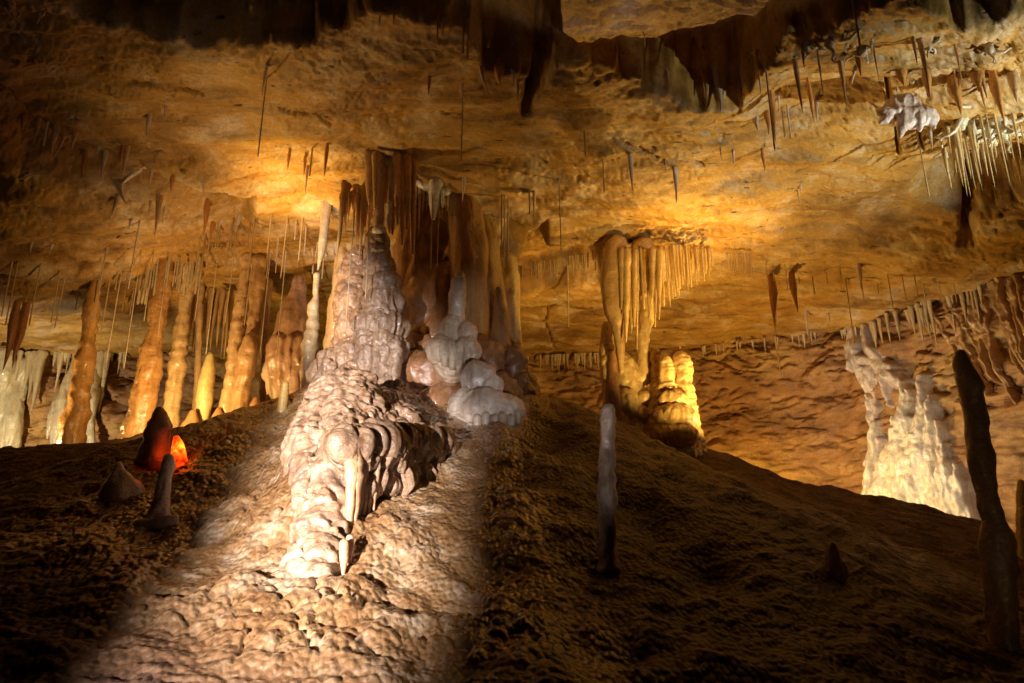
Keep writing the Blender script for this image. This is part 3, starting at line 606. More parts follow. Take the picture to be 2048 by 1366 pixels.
thing('stalagmite', lathe([(312, 925, 34), (316, 885, 25), (319, 850, 18), (320, 832, 12), (319, 818, 7)], Yf(316, 912), 28), 'stout brown cone stump in front of the amber column', 'stalagmite', (0.40, 0.20, 0.08), ring=(6, .03), pop=(9, .03), lump=(3, .05))
glow_y = Yf(357, 918)
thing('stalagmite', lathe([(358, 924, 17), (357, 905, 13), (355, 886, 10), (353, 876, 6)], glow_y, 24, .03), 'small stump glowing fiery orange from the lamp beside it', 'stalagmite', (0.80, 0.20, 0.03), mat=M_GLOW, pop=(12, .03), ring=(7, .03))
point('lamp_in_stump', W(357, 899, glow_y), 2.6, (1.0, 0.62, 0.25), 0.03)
thing('stalagmite', lathe([(378, 872, 26), (383, 845, 15), (386, 825, 7)], 12.6, 20), 'small brown cone between the glowing stump and the yellow stalagmite', 'stalagmite', (0.40, 0.20, 0.07), ring=(8, .02))
for px, py, r, lab in ((436, 835, 15, 'round knob at the foot of the yellow pointed stalagmite'), (470, 838, 12, 'low brown knob at the foot of the ringed column'), (510, 815, 16, 'low tan stump before the pale curled drapery')):
    thing('stalagmite', lathe([(px, py + 15, r), (px, py, r * .8), (px + 2, py - r, r * .4)], 12.9, 18), lab, 'stalagmite', (0.46, 0.26, 0.10), pop=(9, .03))
yfl = Yf(322, 1040)
thing('stalagmite', [lathe([(306, 1072, 46), (314, 1045, 24), (322, 1012, 14), (329, 980, 16), (331, 955, 13), (335, 930, 12), (338, 914, 8)], yfl, 26, .03), lathe([(275, 1052, 10), (325, 1046, 14), (352, 1036, 7)], yfl - .12, 16)], 'dim leaning white stalagmite on a flared foot, below the glowing stump', 'stalagmite', (0.66, 0.50, 0.40), pop=(8, .05), pop2=(18, .03), lump=(4, .06))
thing('stalagmite', lathe([(243, 1000, 46), (240, 970, 32), (239, 948, 18), (238, 930, 8)], Yf(240, 985), 26), 'dim grey cone stalagmite on the dark left slope', 'stalagmite', (0.56, 0.40, 0.27), flute=(8, .03), lump=(3, .05))
thing('stalagmite', lathe([(2, 1400, 11), (1, 1340, 10), (0, 1300, 8)], 4.9, 18), 'short pinkish stalagmite cut by the lower left edge of the photo', 'stalagmite', (0.60, 0.40, 0.28), lump=(4, .02))

# ------------------------------------------------------------------ right column and its neighbours
yr = 12.6
rc = [lathe([(1262, 900, 46), (1266, 850, 40), (1270, 815, 36), (1258, 780, 28), (1254, 750, 25), (1246, 725, 20), (1240, 712, 10)], yr), lathe([(1286, 760, 17), (1287, 720, 11), (1285, 670, 12), (1292, 640, 15), (1296, 610, 14), (1290, 570, 18), (1285, 530, 22), (1285, 500, 26)], yr, 24),
      lathe([(1226, 900, 18), (1220, 800, 14), (1216, 720, 12), (1214, 650, 12)], yr + .25), blob(1290, 800, yr - .2, 20, 18), blob(1285, 830, yr - .25, 24, 16), blob(1255, 810, yr - .3, 20, 30), blob(1240, 840, yr - .2, 20, 40), blob(1296, 850, yr - .1, 14, 20)]
col = bpy.data.objects.new('yellow_column', None); COL.objects.link(col); col.location = W(1262, 890, yr)
col['label'] = 'bright yellow column under the dense straw fringe right of centre'; col['category'] = 'column'
o = thing('column_body', rc, None, None, (0.68, 0.48, 0.20), voxel=.02, smooth=4, pop=(8, .035), lump=(3, .04)); under(col, o)
o = thing('drapery', lathe([(1236, 490, 24), (1228, 515, 24), (1226, 560, 26), (1229, 615, 22), (1236, 655, 14), (1240, 700, 8), (1243, 745, 4)], yr - .25, 28), None, None, (0.64, 0.42, 0.17), flute=(5, .02), lump=(2, .04)); under(col, o)
for px, t, b, w in ((1252, 500, 686, 10), (1263, 500, 668, 7), (1269, 500, 655, 7), (1243, 500, 620, 8), (1274, 500, 700, 4), (1310, 500, 655, 6), (1304, 500, 600, 8), (1297, 500, 610, 7), (1318, 500, 640, 7), (1258, 500, 620, 7)):
    w *= .68
    o = thing('stalactite', lathe([(px + 1, t, w * 1.5), (px, t + (b - t) * .5, w * 1.05), (px, t + (b - t) * .8, w * .7), (px, b, 1.2)], yr - .45 + rnd.uniform(-.1, .1), 14, .04), None, None, (0.68, 0.47, 0.19), ring=(8, .03), lump=(4, .03)); under(col, o)
thing('stalagmite', lathe([(1300, 860, 18), (1297, 810, 14), (1294, 770, 11), (1291, 752, 7)], 12.9, 20), 'blunt cream stalagmite tucked behind the yellow column foot', 'stalagmite', (0.62, 0.44, 0.22), lump=(4, .03))
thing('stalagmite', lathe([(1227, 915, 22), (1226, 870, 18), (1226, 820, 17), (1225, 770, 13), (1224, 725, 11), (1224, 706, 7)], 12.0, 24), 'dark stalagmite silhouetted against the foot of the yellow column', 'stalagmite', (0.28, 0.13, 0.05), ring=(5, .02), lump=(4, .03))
cone = [lathe([(1340, 915, 62), (1342, 880, 52), (1342, 845, 44), (1340, 810, 36), (1336, 785, 26)], 12.3, 28), lathe([(1318, 800, 13), (1315, 745, 9), (1313, 718, 8), (1312, 704, 5)], 12.5), lathe([(1334, 800, 20), (1333, 768, 12), (1332, 740, 9), (1331, 722, 6)], 12.1),
        lathe([(1375, 915, 30), (1370, 870, 26), (1367, 830, 22), (1366, 785, 16), (1365, 755, 12), (1364, 730, 12), (1362, 716, 7)], 12.25), blob(1345, 800, 11.95, 24, 16), blob(1350, 835, 11.85, 34, 20), blob(1350, 870, 11.8, 40, 20)]
cn = thing('triple_stalagmite', cone, 'yellow cone stalagmite with three blunt heads beside the yellow column', 'stalagmite', (0.68, 0.45, 0.17), voxel=.016, smooth=3, ring=(6, .04), pop=(9, .03), pop2=(18, .025), flute=(9, .025))
o = thing('straw_stub', lathe([(1361, 720, 2.2), (1360, 694, 1.8)], 12.25, 8), None, None, (0.70, 0.52, 0.30)); under(cn, o)
yfr = Yf(1215, 1120)
thing('stalagmite', lathe([(1217, 1142, 30), (1216, 1122, 18), (1215, 1098, 15), (1214, 1050, 17), (1213, 985, 17), (1212, 925, 15), (1213, 875, 15), (1216, 832, 13), (1217, 814, 9)], yfr, 28, .03), 'slender white-tipped stalagmite rising alone from the dark slope', 'stalagmite', (0.46, 0.32, 0.23), pop=(12, .05), pop2=(24, .02), ring=(7, .03), lump=(5, .04))
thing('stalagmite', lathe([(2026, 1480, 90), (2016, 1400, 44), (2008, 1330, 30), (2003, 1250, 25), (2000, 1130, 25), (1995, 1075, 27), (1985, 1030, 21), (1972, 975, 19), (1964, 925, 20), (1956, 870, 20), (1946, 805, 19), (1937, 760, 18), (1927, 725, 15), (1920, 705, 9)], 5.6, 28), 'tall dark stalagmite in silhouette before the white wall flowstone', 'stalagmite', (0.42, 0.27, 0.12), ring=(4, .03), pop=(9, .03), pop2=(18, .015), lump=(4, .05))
thing('stalagmite', lathe([(2052, 1130, 18), (2047, 1060, 13), (2044, 1000, 11), (2041, 962, 6)], 10.5, 20), 'small olive stalagmite at the right edge of the photo', 'stalagmite', (0.50, 0.38, 0.15), lump=(4, .03))
thing('stalagmite', [lathe([(1668, 1155, 20), (1666, 1120, 15), (1665, 1090, 9)], Yf(1668, 1145), 18), lathe([(1685, 1150, 12), (1682, 1125, 8)], Yf(1668, 1145), 12)], 'small dim reddish stalagmite on the dark right bank', 'stalagmite', (0.40, 0.20, 0.11), lump=(4, .04))
thing('stalagmite', lathe([(1555, 1440, 22), (1549, 1370, 18), (1546, 1330, 13), (1545, 1318, 9)], 4.9, 20), 'blunt dim stalagmite at the bottom edge right of centre', 'stalagmite', (0.44, 0.26, 0.16), lump=(4, .03))

# ------------------------------------------------------------------ wall flowstones
_ts = np.linspace(1, _L[-1] - 3, 800); _wx, _wy = wall_point(_ts); _ss = _wx / _wy
def wall_hit(px, py, off=0.1):
    v = (CY - py) / FP; s = ((px - CX) / FP) / (CP - v * SP)
    t = np.interp(s, _ss, _ts); z = np.array([slope(py) * float(np.interp(t, _ts, _wy))])
    x, y, z2 = wall_xyz(np.array([t]), z, False)
    k = (float(y[0]) - off) / (CP - v * SP); return np.array([(px - CX) / FP * k, float(y[0]) - off, (SP + v * CP) * k])
def strand(pts, seg=12, step=.08, off=0.1):
    P = np.array([wall_hit(p[0], p[1], off) for p in pts]); R = np.array([p[2] / FP * depth(q) for p, q in zip(pts, P)])
    return lathe3(P, R, seg, step)
def relief_sheet(strands, box, thick, label, color, n=(150, 170), rib=.11, seed=0.0):
    """flowstone that hugs the wall: ribs swell out of the rock along the given runs (px, py, half width)"""
    px = np.linspace(box[0], box[2], n[0]); py = np.linspace(box[1], box[3], n[1]); PX, PY = np.meshgrid(px, py)
    v = (CY - PY) / FP; s = ((PX - CX) / FP) / (CP - v * SP); sl = (SP + v * CP) / (CP - v * SP)
    t = np.interp(s, _ss, _ts); z = sl * np.interp(t, _ts, _wy)
    body = np.zeros(PX.shape); ribs = np.zeros(PX.shape)
    wobx = 5 * perlin(PX / 22, PY / 40, 1.5 + seed) + 2.5 * perlin(PX / 7, PY / 16, 4.5 + seed)
    for st in strands:
        st = [tuple(map(float, q_)) for q_ in st]
        for (ax, ay, aw), (bx, by, bw) in zip(st[:-1], st[1:]):
            vx, vy = bx - ax, by - ay; k = np.clip(((PX + wobx - ax) * vx + (PY - ay) * vy) / (vx * vx + vy * vy + 1e-6), 0, 1)
            d = np.hypot(PX + wobx - ax - k * vx, PY - ay - k * vy); w = aw + (bw - aw) * k
            ribs = np.maximum(ribs, np.sqrt(np.clip(1 - (d / w) ** 2, 0, 1)) * np.minimum(w / 8, 1.2)); body = np.maximum(body, sstep(w * 2.1, w * .6, d))
    xf, yf, zf = wall_xyz(t, z, True); xc, yc, zc2 = wall_xyz(t, z, False)
    x2, y2 = wall_point(t + .05); x1, y1 = wall_point(t); l = np.hypot(x2 - x1, y2 - y1); nx, ny = (y2 - y1) / l, -(x2 - x1) / l
    fine = (xf - xc) * nx + (yf - yc) * ny
    P0 = np.stack([xc, yc, zc2], -1).reshape(-1, 3)
    rel = disp(P0, pop=(4, .05), pop2=(10, .035), flute=(7, .03), lump=(2.2, .22), seed=seed).reshape(PX.shape)
    h = (fine - .07) * (1 - body) + body * (np.maximum(fine, .12) * .7 + thick + rib * ribs + rel)
    V = np.stack([xc + nx * h, yc + ny * h, zc2], -1).reshape(-1, 3)
    F = grid_faces(n[0], n[1]); keep = (body.reshape(-1)[F] > .004).any(1); F = F[keep]
    used = np.unique(F); mp = np.full(len(V), -1); mp[used] = np.arange(len(used))
    o = link('wall_flowstone', mesh_from('wall_flowstone', V[used], mp[F], True, M_CALC), None, label, 'flowstone', None, None, color); rebase(o)
    return o
rw = random.Random(11); fl = []
for k in range(58):
    f = rw.random(); bx = 1745 + 222 * f + rw.uniform(-5, 5); by = 1060 + 60 * f + rw.uniform(-50, 40)
    tx = 1786 + 120 * f + rw.uniform(-30, 30); ty = 735 + 150 * abs(f - .38) * 1.3 + rw.uniform(0, 230) + (40 if f > .65 else 0)
    w = rw.uniform(4, 11)
    fl.append([(tx, ty, w * .6), (tx + (bx - tx) * .3, ty + (by - ty) * .4, w * 1.3), (tx + (bx - tx) * .7, ty + (by - ty) * .75, w * 1.1), (bx, by, w * .5)])
relief_sheet(fl, (1700, 690, 1990, 1130), .10, 'brightly lit white flowstone fanning down the right wall', (0.74, 0.66, 0.53), (190, 220))
relief_sheet([[(1702, 640, 5), (1722, 700, 8), (1742, 770, 8), (1750, 860, 4)], [(1735, 640, 5), (1748, 690, 9), (1775, 740, 12), (1810, 770, 10)], [(1722, 716, 6), (1745, 724, 9), (1790, 735, 8)], [(1705, 660, 4), (1712, 740, 4)], [(1770, 880, 6), (1752, 940, 6), (1742, 985, 4)], [(1748, 740, 8), (1754, 780, 6), (1756, 840, 3)], [(1762, 735, 7), (1780, 780, 5), (1782, 810, 3)], [(1760, 850, 4), (1750, 900, 7), (1740, 930, 3)]],
             (1680, 615, 1830, 1010), .0, 'thin bluish white crust trickling down left of the white flowstone', (0.62, 0.53, 0.48), (110, 190), .06, 7.0)
fl = []
for k in range(28):
    f = rw.random(); tx = 1870 + 200 * f; ty = 592 - 48 * f + rw.uniform(-10, 40); ln = rw.uniform(40, 230); w = rw.uniform(2.5, 5.5); g = rw.uniform(.25, .6)
    fl.append([(tx, ty, w), (tx + ln * .5 * g, ty + ln * .5, w), (tx + ln * g, ty + ln, w * .4)])
relief_sheet(fl, (1850, 530, 2110, 860), -.03, 'orange flowstone ribs slanting down the wall at the upper right', (0.50, 0.31, 0.14), (170, 180), .06, 3.0)
thing('flowstone_lobe', [blob(1275, 1165, 6.55, 22, 26), blob(1305, 1195, 6.4, 26, 22), blob(1340, 1175, 6.5, 24, 16), blob(1360, 1160, 6.6, 18, 12), blob(1325, 1215, 6.3, 30, 16)], 'dim pale flowstone knobs in a hollow below the lone slender stalagmite', 'flowstone', (0.34, 0.24, 0.16), voxel=.016, smooth=6, pop=(9, .03), flute=(9, .02), lump=(4, .04))
fl = []
for px, t, b, w in ((8, 700, 900, 16), (25, 760, 900, 14), (40, 720, 800, 10), (15, 720, 830, 14), (48, 720, 770, 9)):
    fl.append(strand([(px + 6, t, w * .7), (px + 2, (t + b) / 2, w), (px, b, w * .7)], off=.25))
thing('wall_flowstone', fl, 'cream flowstone curtain on the wall at the far left edge', 'flowstone', (0.66, 0.58, 0.40), voxel=.035, smooth=2, flute=(6, .05), lump=(2, .08))
fl = [strand(p, off=.3) for p in ([(148, 715, 4), (136, 770, 12), (124, 830, 13), (112, 900, 10)], [(140, 760, 10), (120, 800, 8), (100, 850, 6), (95, 880, 2)], [(150, 760, 10), (150, 850, 10), (140, 900, 9)], [(190, 720, 6), (186, 800, 7), (180, 850, 6), (183, 900, 8)])]
thing('wall_flowstone', fl, 'pale ribbed drapery on the wall behind the amber leftmost column', 'flowstone', (0.64, 0.55, 0.40), voxel=.035, smooth=2, flute=(6, .05), lump=(2, .08))

# ------------------------------------------------------------------ hanging things: straws, stalactites, helictites
def unit_hang(name, prof, seg, wob, seed, mat):
    z = np.array([p[0] for p in prof]); r = np.array([p[1] for p in prof]); n = len(prof)
    th = np.linspace(0, 2 * math.pi, seg, endpoint=False)
    q = random.Random(seed); V = []
    for i in range(n):
        ox = wob * math.sin(z[i] * 5 + seed) * z[i]; oy = wob * math.cos(z[i] * 4 + seed) * z[i]
        for a in th:
            k = r[i] * (1 + (.18 if wob else 0) * (q.random() - .5) + (.12 if wob else 0) * math.sin(3 * a + seed + z[i] * 4)); V.append((ox + k * math.cos(a), oy + k * math.sin(a), -z[i]))
    return mesh_from(name, V, grid_faces(seg, n, True), True, mat)
STRAW = [unit_hang('straw', [(-.02, .5), (0, 1.5), (.05, 1.1), (.5, 1), (.97, 1), (1, .1)], 7, 0, 1, M_STRAW)]
ICE = [unit_hang('stalactite', [(-.05, 1), (0, 1.5), (.08, 1.1), (.2, 1.0), (.35, .86), (.5, .72), (.65, .5), (.8, .36), (.92, .2), (1, .03)], 10, .25, k, M_CALC) for k in range(4)]
CARROT = [unit_hang('stalactite', [(-.05, .6), (0, .8), (.1, .7), (.25, .95), (.4, 1.05), (.55, .85), (.7, .55), (.85, .3), (1, .03)], 10, .2, 10 + k, M_CALC) for k in range(3)]
def tube_pts(q, n, l, w, bend):
    p = np.zeros(3); d = np.array([q.gauss(0, 1), q.gauss(0, 1), q.gauss(-.35, .8)]); d /= np.linalg.norm(d); P = [p.copy()]; R = [w]
    for i in range(n):
        d = d + np.array([q.gauss(0, bend), q.gauss(0, bend), q.gauss(0, bend)]); d /= np.linalg.norm(d)
        p = p + d * l / n; P.append(p.copy()); R.append(w * (1 - .75 * (i + 1) / n))
    return np.array(P), np.array(R)
HEL = []
for k in range(5):                      # squiggling white helictites, one unit across
    q = random.Random(40 + k); pr = [lathe3(np.array([(0, 0, .15), (0, 0, -.1), (0, 0, -.3)]), np.array([.10, .16, .05]), 8, .08)]
    for j in range(7): pr.append(lathe3(*tube_pts(q, 6, q.uniform(.5, 1.0), q.uniform(.06, .12), .45), 7, .12))
    V, F = join(pr); HEL.append(mesh_from('helictite', V, F, True, M_CALC))
WING = []
for k in range(3):                      # broad tapering blades
    q = random.Random(70 + k); a = lathe3(np.array([(-.1, 0, .1), (.1, 0, -.1), (.25, .02, -.5), (.3, 0, -1)]) * np.array([1 if k % 2 else -1, 1, 1]), np.array([.16, .26, .15, .03]), 10, .06, .4)
    b2 = lathe3(np.array([(0, 0, 0), (.35, 0, -.12), (.6, 0, -.05)]) * np.array([-1 if k % 2 else 1, 1, 1]), np.array([.14, .10, .03]), 8, .08, .5)
    V, F = join([a, b2]); WING.append(mesh_from('helictite', V, F, True, M_CALC))
CNT = {'straw': 0}
def hang(kind, px, top, bot, hw, label, group=None, color=None, Yd=None, tilt=0.0):
    p = ceil_hit(px, top) if Yd is None else W(px, top, Yd)
    x, y = p[0], p[1]
    zc_ = float(zceil(np.array([x]), np.array([y]), False)[0]) if Yd is None else p[2]
    zt = max(p[2], zc_) + .06; zb = slope(bot) * y; L_ = max(zt - zb, .03)
    r = hw / FP * depth(p)
    jit = .90 + .2 * rnd.random()
    pal = {'straw': (.68, .50, .28), 'ice': (.64, .46, .25), 'carrot': (.60, .34, .12), 'hel': (.72, .64, .60), 'wing': (.72, .62, .56)}
    c = color or pal[kind]; c = tuple(min(v * jit, .8) for v in c)
    if kind in ('straw', 'ice', 'carrot'):
        me = rnd.choice({'straw': STRAW, 'ice': ICE, 'carrot': CARROT}[kind]); nm, cat = ('straw', 'soda straw') if kind == 'straw' else ('stalactite', 'stalactite')
        o = link(nm, me, None, label, cat, group, None, c); o.location = (x, y, zt); o.scale = (r, r, L_)
        o.rotation_euler = (rnd.gauss(0, .008), tilt + rnd.gauss(0, .008), rnd.uniform(0, 6.28) if not tilt else 0)
    else:
        me = rnd.choice(HEL if kind == 'hel' else WING)
        o = link('helictite', me, None, label, 'helictite', group, None, c); s = L_ * 1.0
        w = r * 2.2
        o.location = (x, y, zt - .03); o.scale = (w, w, s) if kind == 'wing' else (s * .8, s * .8, s * .8); o.rotation_euler = (0, tilt, rnd.uniform(-.4, .4))
    return o
WHT = (.74, .66, .62); ORG = (.60, .30, .09); BEI = (.60, .44, .26)
# --- singled out on the ceiling (px, top, bottom, half width)
SINGLE = [
 ('wing', 536, 125, 188, 7, 'white winged helictite at the upper left with a long straw below it', WHT, 0),
 ('straw', 534, 150, 316, 1.3, 'very long thin straw hanging under the white winged helictite, upper left', None, 0),
 ('ice', 300, 229, 277, 5, 'lone white stalactite with a square shoulder on the upper left ceiling', WHT, 0),
 ('ice', 332, 217, 244, 3, 'short white stub right of the square-shouldered stalactite', WHT, 0),
 ('straw', 97, 240, 292, 1.8, 'thin white straw hanging at the left ledge', WHT, 0),
 ('ice', 114, 250, 312, 7, 'thick beige stalactite on the left ledge', BEI, 0), ('ice', 132, 268, 322, 4, 'bent thin beige stalactite beside the thick one on the left ledge', BEI, .2),
 ('carrot', 78, 235, 286, 5, 'wavy tan stalactite on the far left of the ledge', BEI, 0), ('carrot', 50, 230, 266, 5, 'short brown stalactite over the dark gap at far left', ORG, 0),
 ('ice', 151, 262, 300, 6, 'blunt pale stalactite in the middle of the left ledge', BEI, 0), ('ice', 212, 306, 356, 5, 'pale pointed stalactite right of the ledge middle', WHT, 0),
 ('ice', 257, 290, 352, 5, 'beige stalactite at the right end of the left ledge', BEI, 0), ('carrot', 247, 288, 332, 4, 'rust brown stalactite touching the beige one at the ledge end', (.40, .17, .05), 0),
 ('carrot', 172, 300, 362, 4, 'long thin rust stalactite under the ledge middle', ORG, 0), ('wing', 200, 292, 312, 9, 'rounded white knob on the left ledge', WHT, 0),
 ('ice', 286, 338, 386, 7, 'slanting white blade leaning left below the ledge', WHT, .75), ('ice', 228, 365, 416, 6, 'slanting grey blade leaning right below the ledge', (.58, .48, .42), -.55),
 ('ice', 237, 398, 438, 5, 'short cream stub below the slanting blades', BEI, .15), ('wing', 268, 430, 456, 9, 'white heart-shaped helictite left of centre', WHT, 0),
 ('straw', 281, 436, 580, 1.5, 'long slanting white straw under the heart-shaped helictite', WHT, 0), ('ice', 304, 343, 374, 3, 'small white spike right of the slanting blades', WHT, 0),
 ('ice', 321, 385, 473, 6, 'long flat beige stalactite, longest on the left ceiling', BEI, 0), ('carrot', 416, 395, 475, 6, 'large amber carrot stalactite on the left ceiling', ORG, 0), ('carrot', 426, 440, 488, 4, 'smaller amber carrot stalactite behind the large one', ORG, 0),
 ('carrot', 347, 350, 387, 4, 'short orange stalactite above the large amber carrot', ORG, 0), ('wing', 405, 363, 388, 8, 'white crumpled helictite above the large amber carrot', WHT, 0),
 ('ice', 332, 410, 450, 4, 'white forked stalactite right of the long flat beige one', WHT, 0), ('ice', 303, 395, 432, 3, 'thin beige stalactite left of the long flat one', BEI, 0),
 ('wing', 482, 432, 462, 9, 'white forked helictite above the brown columns', WHT, 0), ('wing', 445, 438, 455, 7, 'small white flake helictite near the amber carrots', WHT, 0),
 ('carrot', 580, 298, 344, 3, 'small orange stalactite left of the bright ceiling patch', ORG, 0), ('carrot', 612, 308, 354, 3, 'orange stalactite over the bright ceiling patch', ORG, 0), ('carrot', 655, 285, 354, 4, 'longest orange stalactite over the bright ceiling patch', ORG, 0),
 ('straw', 625, 296, 352, 1.8, 'tan straw between the orange stalactites of the bright patch', None, 0), ('ice', 616, 325, 392, 3, 'pale stalactite at the middle of the bright patch', BEI, 0),
 ('hel', 22, 10, 62, 9, 'branching beige helictite at the top left corner', BEI, 0), ('hel', 82, 30, 62, 10, 'low cream crust helictite near the top left corner', BEI, 0),
 ('carrot', 790, 8, 54, 3, 'orange stalactite on the rim above the pillar', ORG, 0), ('wing', 764, 22, 48, 6, 'white blob helictite on the rim above the pillar', WHT, 0), ('ice', 876, 22, 94, 3, 'beige stalactite on the dark rim, top centre', BEI, 0), ('ice', 887, 34, 76, 4, 'white stalactite on the dark rim, top centre', WHT, 0), ('ice', 899, 42, 65, 3, 'stubby white stalactite at the rim, top centre', WHT, 0),
 ('straw', 928, 46, 108, 2.0, 'left straw of the orange pair at the dark rim', ORG, 0), ('straw', 937, 46, 120, 2.0, 'right straw of the orange pair at the dark rim', ORG, 0),
 ('ice', 958, 128, 186, 5, 'bent white stalactite below the dark rim', WHT, -.2), ('carrot', 1000, 130, 172, 12, 'broad orange bulge below the dark rim', ORG, 0), ('ice', 1035, 160, 206, 4, 'cream stalactite left of the black crack', BEI, 0), ('wing', 1022, 138, 166, 8, 'white blade beside the black crack', WHT, 0), ('carrot', 858, 150, 192, 4, 'orange stub right of the upper rim', ORG, 0),
 ('wing', 927, 162, 188, 6, 'white leaf helictite above the pillar', WHT, 0), ('straw', 926, 175, 320, 1.5, 'very long straw under the white leaf helictite above the pillar', None, 0),
 ('wing', 1330, 128, 158, 8, 'heart-shaped white helictite on the dark overhang', WHT, 0), ('straw', 1289, 66, 94, 1.4, 'tiny straw on the pinkish rock', None, 0),
 ('straw', 1168, 260, 312, 1.8, 'brownish straw in the middle of the ceiling', BEI, 0), ('ice', 1260, 305, 384, 5, 'lone white stalactite at centre right of the ceiling, left of the similar one', WHT, 0), ('ice', 1349, 335, 408, 5, 'lone white stalactite at centre right, right of the similar one', WHT, 0), ('ice', 1330, 322, 346, 2.5, 'short brown stub between the two white stalactites', BEI, 0),
 ('straw', 1206, 318, 386, 1.4, 'thin straw left of the two white stalactites', None, 0), ('ice', 928, 356, 402, 4, 'plump white stalactite on the lip right of the pillar', WHT, 0), ('ice', 1068, 378, 442, 3.5, 'white stalactite at the end of the lip right of the pillar', WHT, 0), ('straw', 1059, 376, 430, 2, 'pale straw at the end of the lip right of the pillar', None, 0),
 ('straw', 1118, 358, 506, 1.2, 'very long hair-thin straw right of the triple straws', None, 0), ('straw', 1135, 530, 655, 1.3, 'long straw hanging below the dark ledge right of centre', None, 0),
 ('ice', 1465, 296, 332, 3.5, 'double white stalactite on the right half of the ceiling', WHT, 0), ('ice', 1440, 290, 322, 2.5, 'small tan stalactite left of the double white one', BEI, 0), ('ice', 1600, 364, 386, 2.5, 'tiny white stalactite on the right ceiling', WHT, 0), ('ice', 1595, 374, 412, 2.5, 'thin cream stalactite under the tiny white one', BEI, 0), ('carrot', 1524, 296, 345, 4, 'amber stalactite under the rough dark pocket', ORG, 0),
 ('ice', 1433, 140, 226, 9, 'white funnel that runs into a brown spike at the dark overhang', (.60, .50, .44), 0), ('straw', 1405, 150, 196, 1.6, 'orange straw left of the white funnel', ORG, 0), ('carrot', 1478, 156, 200, 6, 'brown stub right of the white funnel', (.40, .24, .14), 0),
 ('straw', 1528, 105, 302, 1.7, 'very long pink straw in front of the right-hand crag', WHT, 0), ('carrot', 1541, 178, 286, 6, 'long amber stalactite on the right-hand crag', ORG, 0), ('carrot', 1532, 215, 270, 7, 'thick amber stalactite on the right-hand crag', ORG, 0), ('wing', 1558, 178, 222, 8, 'bluish white helictite on the right-hand crag', (.62, .60, .62), 0), ('straw', 1562, 210, 276, 1.8, 'white straw under the bluish helictite', WHT, 0), ('straw', 1573, 205, 276, 1.6, 'white straw right of the bluish helictite', WHT, 0),
 ('carrot', 1613, 148, 250, 4, 'amber spike with a spreading white top at upper right', ORG, 0), ('wing', 1634, 196, 240, 8, 'pale hooked helictite right of the amber spike', (.62, .58, .55), 0), ('ice', 1511, 228, 262, 8, 'stubby pale stalactite below the right-hand crag', (.6, .46, .38), 0), ('wing', 1641, 80, 100, 13, 'white boat-shaped helictite near the top right', WHT, .9),
 ('straw', 1700, -30, 106, 2.2, 'long straw coming down from the top edge at upper right', None, 0), ('carrot', 1714, 104, 156, 5, 'dark amber stalactite with a white tip at upper right', (.42, .2, .07), 0), ('ice', 1712, 140, 170, 4, 'white tip under the dark amber stalactite', WHT, .3),
 ('wing', 1745, 78, 106, 9, 'forked white helictite, upper right', WHT, 0), ('carrot', 1800, 135, 174, 10, 'broad amber stalactite above the white mass', ORG, 0), ('carrot', 1850, 138, 198, 8, 'amber double stalactite right above the white mass', ORG, 0),
 ('ice', 1856, 245, 302, 5, 'white icicle at the right end of the white mass', WHT, 0), ('straw', 1832, 255, 395, 1.5, 'long straw below the white mass at upper right', None, 0), ('carrot', 1905, 150, 232, 11, 'large amber stalactite above the lit helictites, first from left', ORG, 0), ('carrot', 1950, 138, 184, 12, 'broad amber cone above the lit helictites', ORG, 0), ('carrot', 1984, 140, 252, 8, 'long amber stalactite over the lit helictites', ORG, 0), ('carrot', 2022, 140, 206, 10, 'pale amber cone at the upper right edge', BEI, 0),
 ('carrot', 1541, 548, 656, 8, 'dark brown stalactite with a thread below it, right of the fringe', (.34, .14, .05), 0), ('straw', 1543, 600, 750, 1.2, 'thin thread straw under the dark brown stalactite', None, 0), ('carrot', 1582, 540, 626, 7, 'second dark brown stalactite, with a kink, right of the fringe', (.36, .15, .05), 0), ('ice', 1610, 622, 676, 3, 'white spike on the low ceiling before the right wall', WHT, 0), ('ice', 1716, 528, 582, 6, 'stout white stalactite on the right ceiling before the wall', WHT, 0), ('straw', 1690, 555, 690, 1.2, 'long thread straw before the right wall', None, 0),
 ('ice', 1555, 630, 650, 3, 'tiny white nub behind the dark brown stalactites', WHT, 0), ('carrot', 1655, 625, 650, 3, 'small tan nub before the right wall', BEI, 0),
 ('carrot', 36, 600, 742, 9, 'dark brown stalactite at far left, left of the pair', (.34, .15, .05), 0), ('carrot', 54, 605, 738, 9, 'dark brown stalactite at far left, right of the pair', (.34, .14, .05), 0), ('straw', 26, 520, 612, 1.5, 'slanting straw above the dark brown pair', None, 0),
 ('wing', 108, 484, 506, 8, 'small white flake by the dark step at left', WHT, 0), ('ice', 64, 484, 506, 4, 'small tan peg by the dark step at left', BEI, 0), ('ice', 215, 494, 524, 3, 'small cream peg at the right end of the dark step', BEI, 0),
]
for kind, px, t, b_, w, lab, colr, tl in SINGLE: hang(kind, px, t, b_, w, lab, None, colr, None, tl)
ym = ceil_hit(645, 440)
thing('stalactite', lathe([(655, 395, 13), (651, 430, 10), (648, 466, 8), (646, 482, 9), (643, 505, 7), (639, 525, 4), (636, 540, 2)], ys, 18, .03), 'cream carrot stalactite just above the tall thin stalagmite', 'stalactite', (0.66, 0.52, 0.30), lump=(4, .02))
